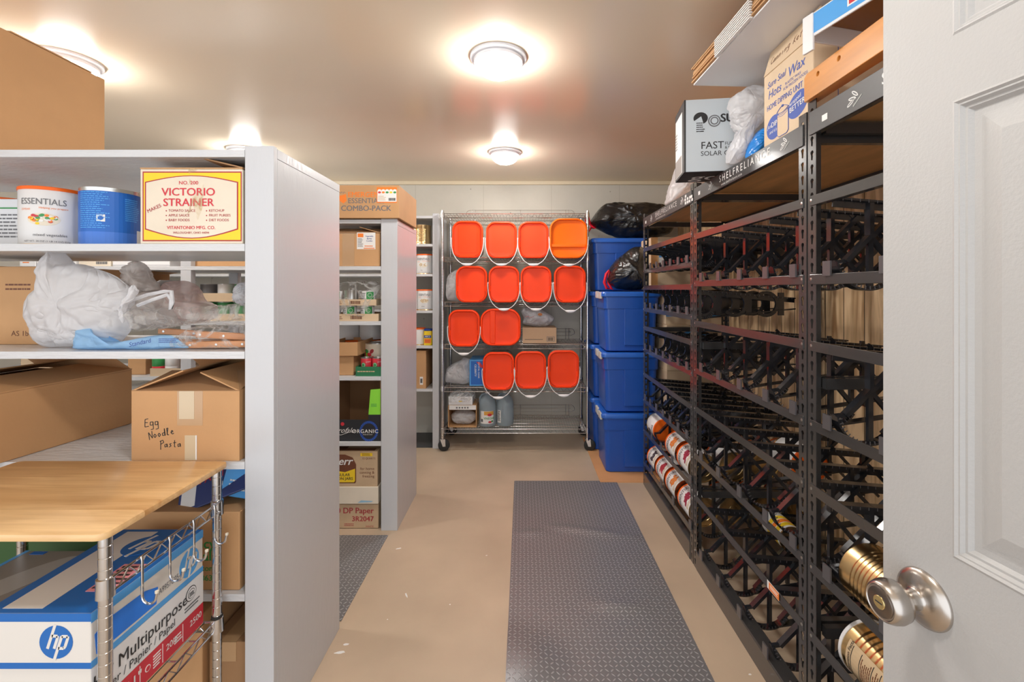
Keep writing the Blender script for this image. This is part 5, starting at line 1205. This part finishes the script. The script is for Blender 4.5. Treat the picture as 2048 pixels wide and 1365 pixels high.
def facts(t, r, h):
    def it(s):
        s.rect(-.165, -.075, .02, .150, PTN, 1); s.text('Nutrition Facts', -.158, .135, .010, PB, 2, bold=.03)
        for v in (.13, .10, .06, .035): s.rect(-.158, -.082, v, v+.0018, PB, 2)
        s.fine(-.156, -.086, .064, .098, 6, PBR, 2, 2); s.fine(-.156, -.086, .038, .058, 3, PBR, 2, 5)
    wrap(t, r, h, it)
lying('bare ribbed gold can lying in the near bay beside the doorknob', XF+.092, 1.274, .612, body=GOLD, lid=None, ridges=9)
lying('gold can with nutrition facts label and white far rim, lowest near bay', XF+.092, 1.276, .398, body=GOLD, lid=PWC, ridges=7, ink=facts)

# ------------------------------------------------------------------ things on top of the racks
TZ2 = 1.914
b = blob('carrier_bag', pz([(1303, 412), (1300, 398), (1305, 370), (1312, 345), (1322, 333), (1345, 325), (1375, 330), (1392, 345), (1398, 372), (1380, 385), (1345, 398)], 2.75), 2.72, .16, BAGW, seed=71, nf=5, nz=.02, nb=176, fold=.01)
b.location.x = .10; b.location.z = TZ2+.001-min(v.co.z for v in b.data.vertices); tag(b, 'bulky white plastic bag on the rack top beside the solar cooker box', 'plastic bag')
t = T('solar_cooker_box', 'white and black solar cooker box overhanging the rack top', 'box', (.708, 1.99, TZ2+.001), R(-8))
w, d, h = .36, .20, .315; GW = mat('pale grey carton', (.62, .68, .72), .35)
mb = MB(); mb.box(0, w, 0, d, 0, h, GW); mb.build('carton_body', t, bevel=.002)
s = Ink(face('front', 0, 0, 0)); s.text('SUN', .150, .212, .036, PB, 1, bold=.09); s.text('STOVE', .22, .18, .014, PB, 1); s.text('FAST', .068, .098, .032, PB, 1, bold=.01); s.text('FUEL', .168, .112, .014, PB, 1); s.text('& FREE', .168, .096, .011, PB, 1); s.text('SOLAR COOKING', .068, .068, .021, PB, 1)
s.ellipse(.068, .232, .030, .026, PB, 1); 
for rr, m, k in ((.026, PG, 2), (.021, GW, 3), (.017, PG, 4), (.012, GW, 5)): s.ellipse(.125, .218, rr, rr, m, k)
s.poly([(.040, .22), (.070, .24), (.085, .19), (.058, .165)], GW, 3); s.fine(.050, .085, .17, .215, 5, PB, 4, 5); s.rect(.0, .006, 0, h, PB, 1); s.done('front_print', t)
s = Ink(face('left', 0, d, 0)); s.rect(0, d, 0, h, PB, 1); s.rect(.01, d-.045, .01, h-.035, PW, 2); s.fine(.015, .05, .14, .22, 6, PG, 3); s.rect(.012, d-.055, .012, .09, mat('side photo', (.30, .27, .25), .5), 3); s.done('side_print', t)
s = Ink(face('bottom', 0, d, 0)); s.rect(0, w, 0, d, PB, 1); s.text('go.', .05, .05, .10, PW, 2, bold=.02); s.done('bottom_print', t)
b = blob('carrier_bag', pz([(1458, 320), (1462, 280), (1472, 262), (1460, 225), (1462, 190), (1480, 175), (1505, 158), (1530, 165), (1535, 205), (1528, 235), (1508, 255), (1498, 290), (1480, 318)], 1.80), 1.86, .07, BAGW, seed=72, nf=9, nz=.014, nb=176, center=(wx(1494, 1.8), wz(225, 1.8)), fold=.01)
b.location.z = max(TZ2+.001-min(v.co.z for v in b.data.vertices), -.05); b.location.x = .03; tag(b, 'crumpled white plastic bag squeezed between solar cooker box and tan carton', 'plastic bag')
b = blob('plastic_bag', pz([(1490, 300), (1495, 265), (1515, 240), (1535, 235), (1545, 290)], 1.76), 1.80, .06, mat('blue plastic film', (.01, .22, .68), .25, bump=.5, bs=20), seed=73, nf=8)
b.location.z = TZ2+.001-min(v.co.z for v in b.data.vertices); b.location.x = .03; tag(b, 'glossy blue plastic bag behind the crumpled white bag on the rack', 'plastic bag')
# dipping unit carton
CX0, CY0, CY1 = .885, 1.385, 1.668
t = T('printed_carton', 'tan carton with blue lettering and a canister drawing on the rack top', 'carton', (CX0, CY0, 1.915))
w, d, h = .33, CY1-CY0, .262; TN = mat('buff carton', (.72, .55, .37), .65, var=.05, vs=6)
mb = MB(); mb.box(0, w, 0, d, 0, h, TN); mb.build('carton_body', t, bevel=.003)
flap(t, (0, 0.002, h), (0, d-.002, h), .094, 74, TN, inward=(1, 0, 0), taper=.0)
s = Ink(face('left', 0, d, 0))
s.text('Sure Seal', .025, .208, .022, PIK, 1, shear=.3, bold=.02); s.text('Hots', .030, .168, .030, PIK, 1, shear=.2, bold=.02); s.text('Wax', .150, .192, .034, PIK, 1, shear=.2, bold=.02)
s.text('PLASTIC WAX', .135, .173, .010, PIK, 1); s.text('FOR FROZEN FOODS', .125, .159, .010, PIK, 1); s.text('HOME DIPPING UNIT', .022, .128, .020, PIK, 1, bold=.03, sx=.80)
s.ellipse(.068, .058, .048, .042, PIK, 1); s.ellipse(.205, .083, .055, .040, PIK, 1, rot=R(15))
s.poly([(.090, .020), (.090, .088), (.155, .088), (.155, .020), (.145, .012), (.1, .012)], TN, 3); s.stroke([(.090, .088), (.090, .020), (.1, .012), (.145, .012), (.155, .020), (.155, .088)], .0016, PIK, 4)
for k in range(3): s.stroke([(.086+.07*i/10, .086+.006*k-.008*sin(pi*i/10)) for i in range(11)], .0014, PIK, 4)
s.stroke([(.086+.07*i/10, .098+.014*sin(pi*i/10)) for i in range(11)], .0014, PIK, 4); s.ellipse(.121, .112, .006, .004, PIK, 4)
s.text('Just', .028, .062, .013, PW, 3, shear=.3); s.text('DIP', .052, .060, .018, PW, 3, bold=.03); s.text('and it\'s', .040, .040, .012, PW, 3, shear=.3)
s.text('wrapped', .162, .090, .013, PW, 3, shear=.2, rot=R(10)); s.text('BETTER', .162, .068, .018, PW, 3, bold=.03, rot=R(6)); s.done('side_print', t)
s = Ink(face('front', 0, 0, 0)); s.rect(.075, .077, .0, h-.006, PIK, 1); s.text('Home Dipping', .105, h-.062, .020, PIK, 1, bold=.05); s.text('YOU', .135, h-.085, .010, PIK, 1); s.text('EASY', .135, h-.10, .010, PIK, 1); s.done('front_print', t)
s = Ink(face('left', -.012, d, h)); hand('Canning Kettle', .03, .030, .030, R(2), PBR, .002, 1.0); 
mesh_tmp = s.mb
M = Matrix.Translation((0, 0, 0)); o = s.done('handwriting', t)
for v in o.data.vertices: z = v.co.z-h; v.co.x += .012+z*.325-.004
# flattened cartons
t = T('flattened_cartons', 'stack of flattened white-backed cartons lying across the rack top boxes', 'flattened cartons', (1.03, 1.50, 2.274), group=None, rot=(R(-1.5), R(0), R(3)))
for k in range(9):
    j = random.Random(k); dx, dy = j.uniform(-.006, .006), j.uniform(-.01, .01)
    mb = MB(); mb.box(-.29+dx, .28+dx, -.45+dy, .43+dy, k*.0085, k*.0085+.006, PWC if k == 0 else CARD); o = mb.build('flat_carton', t)
mb = MB()
for k in range(8): mb.box(-.301, -.2905, -.02, .22, .0015+k*.0085, .006+k*.0085, PW)
mb.build('white_edges', t)
# blue printed box + wood board
t = T('printed_box', 'thin blue and white printed box with red corner above the tan carton', 'box', (.800, 1.29, 2.104), R(9))
t.rotation_euler = (R(0), R(0), R(14)); DK = mat('dark glossy board', (.30, .13, .03), .25)
mb = MB(); mb.box(.006, .34, -.55, -.006, .052, .066, DK); mb.box(0, .006, -.55, 0, .0, .066, PWC); mb.box(-.004, .004, -.03, .004, -.038, .066, PWC); mb.box(0.006, .34, -.006, 0, .0, .066, PWC); mb.build('box_lid', t, bevel=.002)
s = Ink(face('left', 0, 0, 0)); s.rect(.018, .30, .008, .062, PLB, 1); s.rect(.13, .32, .02, .064, PW, 2); s.rect(.135, .32, .024, .064, PR, 3); s.done('side_print', t)
c = bpy.data.curves.new('wood_board', 'CURVE'); c.dimensions = '2D'; c.fill_mode = 'BOTH'; c.extrude = .018; c.bevel_depth = .002
def spl(pts):
    sp = c.splines.new('POLY'); sp.points.add(len(pts)-1)
    for p, (a, b_) in zip(sp.points, pts): p.co = (a, b_, 0, 1)
    sp.use_cyclic_u = True
spl([(0, 0), (.85, 0), (.85, .075), (0.012, .078), (0, .070)])
for u in (.062, .150, .40, .60): spl([(u+.0085*cos(2*pi*k/16), .056+.0085*sin(2*pi*k/16)) for k in range(16)])
o = bpy.data.objects.new('wood_board', c); COL.objects.link(o); dg = bpy.context.evaluated_depsgraph_get(); me = bpy.data.meshes.new_from_object(o.evaluated_get(dg)); bpy.data.objects.remove(o)
me.materials.clear(); me.materials.append(HONEY)
me.transform(Matrix(((0, 0, 1, 0), (-1, 0, 0, 0), (0, 1, 0, 0), (0, 0, 0, 1))))
o = bpy.data.objects.new('wood_board', me); COL.objects.link(o); o.location = (.876, 1.382, 1.9465+.025); tag(o, 'honey-coloured wooden board with drilled holes lying along the near rack top', 'wooden board')

# ------------------------------------------------------------------ the open door
def door():
    ang = R(6.4); L = .80
    t = bpy.data.objects.new('door_1', None); COL.objects.link(t); t['kind'] = 'structure'; t.location = (.536, .676, .008); t.rotation_euler = (0, 0, ang)
    # local: door runs along -Y from its free edge, visible face towards -X at x=0
    st = .098; H = 2.03; mull = .12
    panels = [(.22, .78), (1.052, 1.632), (1.715, 1.90)]
    cols_ = [(st, st+.245), (st+.245+mull, st+2*.245+mull)]
    L = st*2+.245*2+mull
    mb = MB(); mb.box(.012, .035, -L, 0, 0, H, DOORW)
    # face layer with openings
    ys = [0, st, st+.245, st+.245+mull, st+.49+mull, L]; zs = [0]+[z for p in panels for z in p]+[H]
    for i in range(5):
        for j in range(len(zs)-1):
            if i in (1, 3) and j in (1, 3, 5): continue
            mb.box(0, .012, -ys[i+1], -ys[i], zs[j], zs[j+1], DOORW)
    body = mb.build('door_slab', t)
    bm = bmesh.new(); bm.from_mesh(body.data); bmesh.ops.remove_doubles(bm, verts=bm.verts, dist=1e-5); bm.to_mesh(body.data); bm.free()
    for (c0, c1) in cols_:
        for (z0, z1) in panels:
            def rg(i, x): return [(x, -c0-i, z0+i), (x, -c1+i, z0+i), (x, -c1+i, z1-i), (x, -c0-i, z1-i)]
            mb = MB(); mb.loft([rg(0, .0), rg(.003, -.0015), rg(.006, .001), rg(.008, .001), rg(.011, .005), rg(.014, .005), rg(.018, .0095), rg(.026, .0095), rg(.029, .009), rg(.050, .0035), rg(.052, .003)], DOORW, caps=(0, 1)); mb.build('panel_moulding', t)
    # knob
    ky, kz = -.062, .975
    M = Matrix.Translation((0, ky, kz)) @ Matrix.Rotation(-pi/2, 4, 'Y')
    mb = MB(); mb.lathe([(.0375, 0), (.0375, .002), (.036, .005), (.030, .009), (.020, .012), (.0145, .0135), (.0125, .016), (.0115, .028), (.0125, .030), (.019, .034), (.0255, .041), (.0275, .050), (.0268, .057), (.0245, .0635), (.0225, .066), (.0215, .0665), (.0205, .0655), (0, .0655)], NICKEL, M, n=48, caps=(0, 0)); k = mb.build('door_knob', t, smooth=True)
    mb = MB(); mb.lathe([(.0185, .0655), (.0185, .0665), (.0175, .0672), (0, .0672)], mat('knob face', (.22, .19, .17), .3, metal=1), M, n=40, caps=(0, 0)); mb.lathe([(.0085, .0672), (.0085, .0682), (.008, .0686), (0, .0686)], BRASS, M, n=28, caps=(0, 0)); mb.box(-.0008, .0008, -.005, .005, .0684, .0690, PB, M); mb.build('key_cylinder', k, smooth=True)
door()
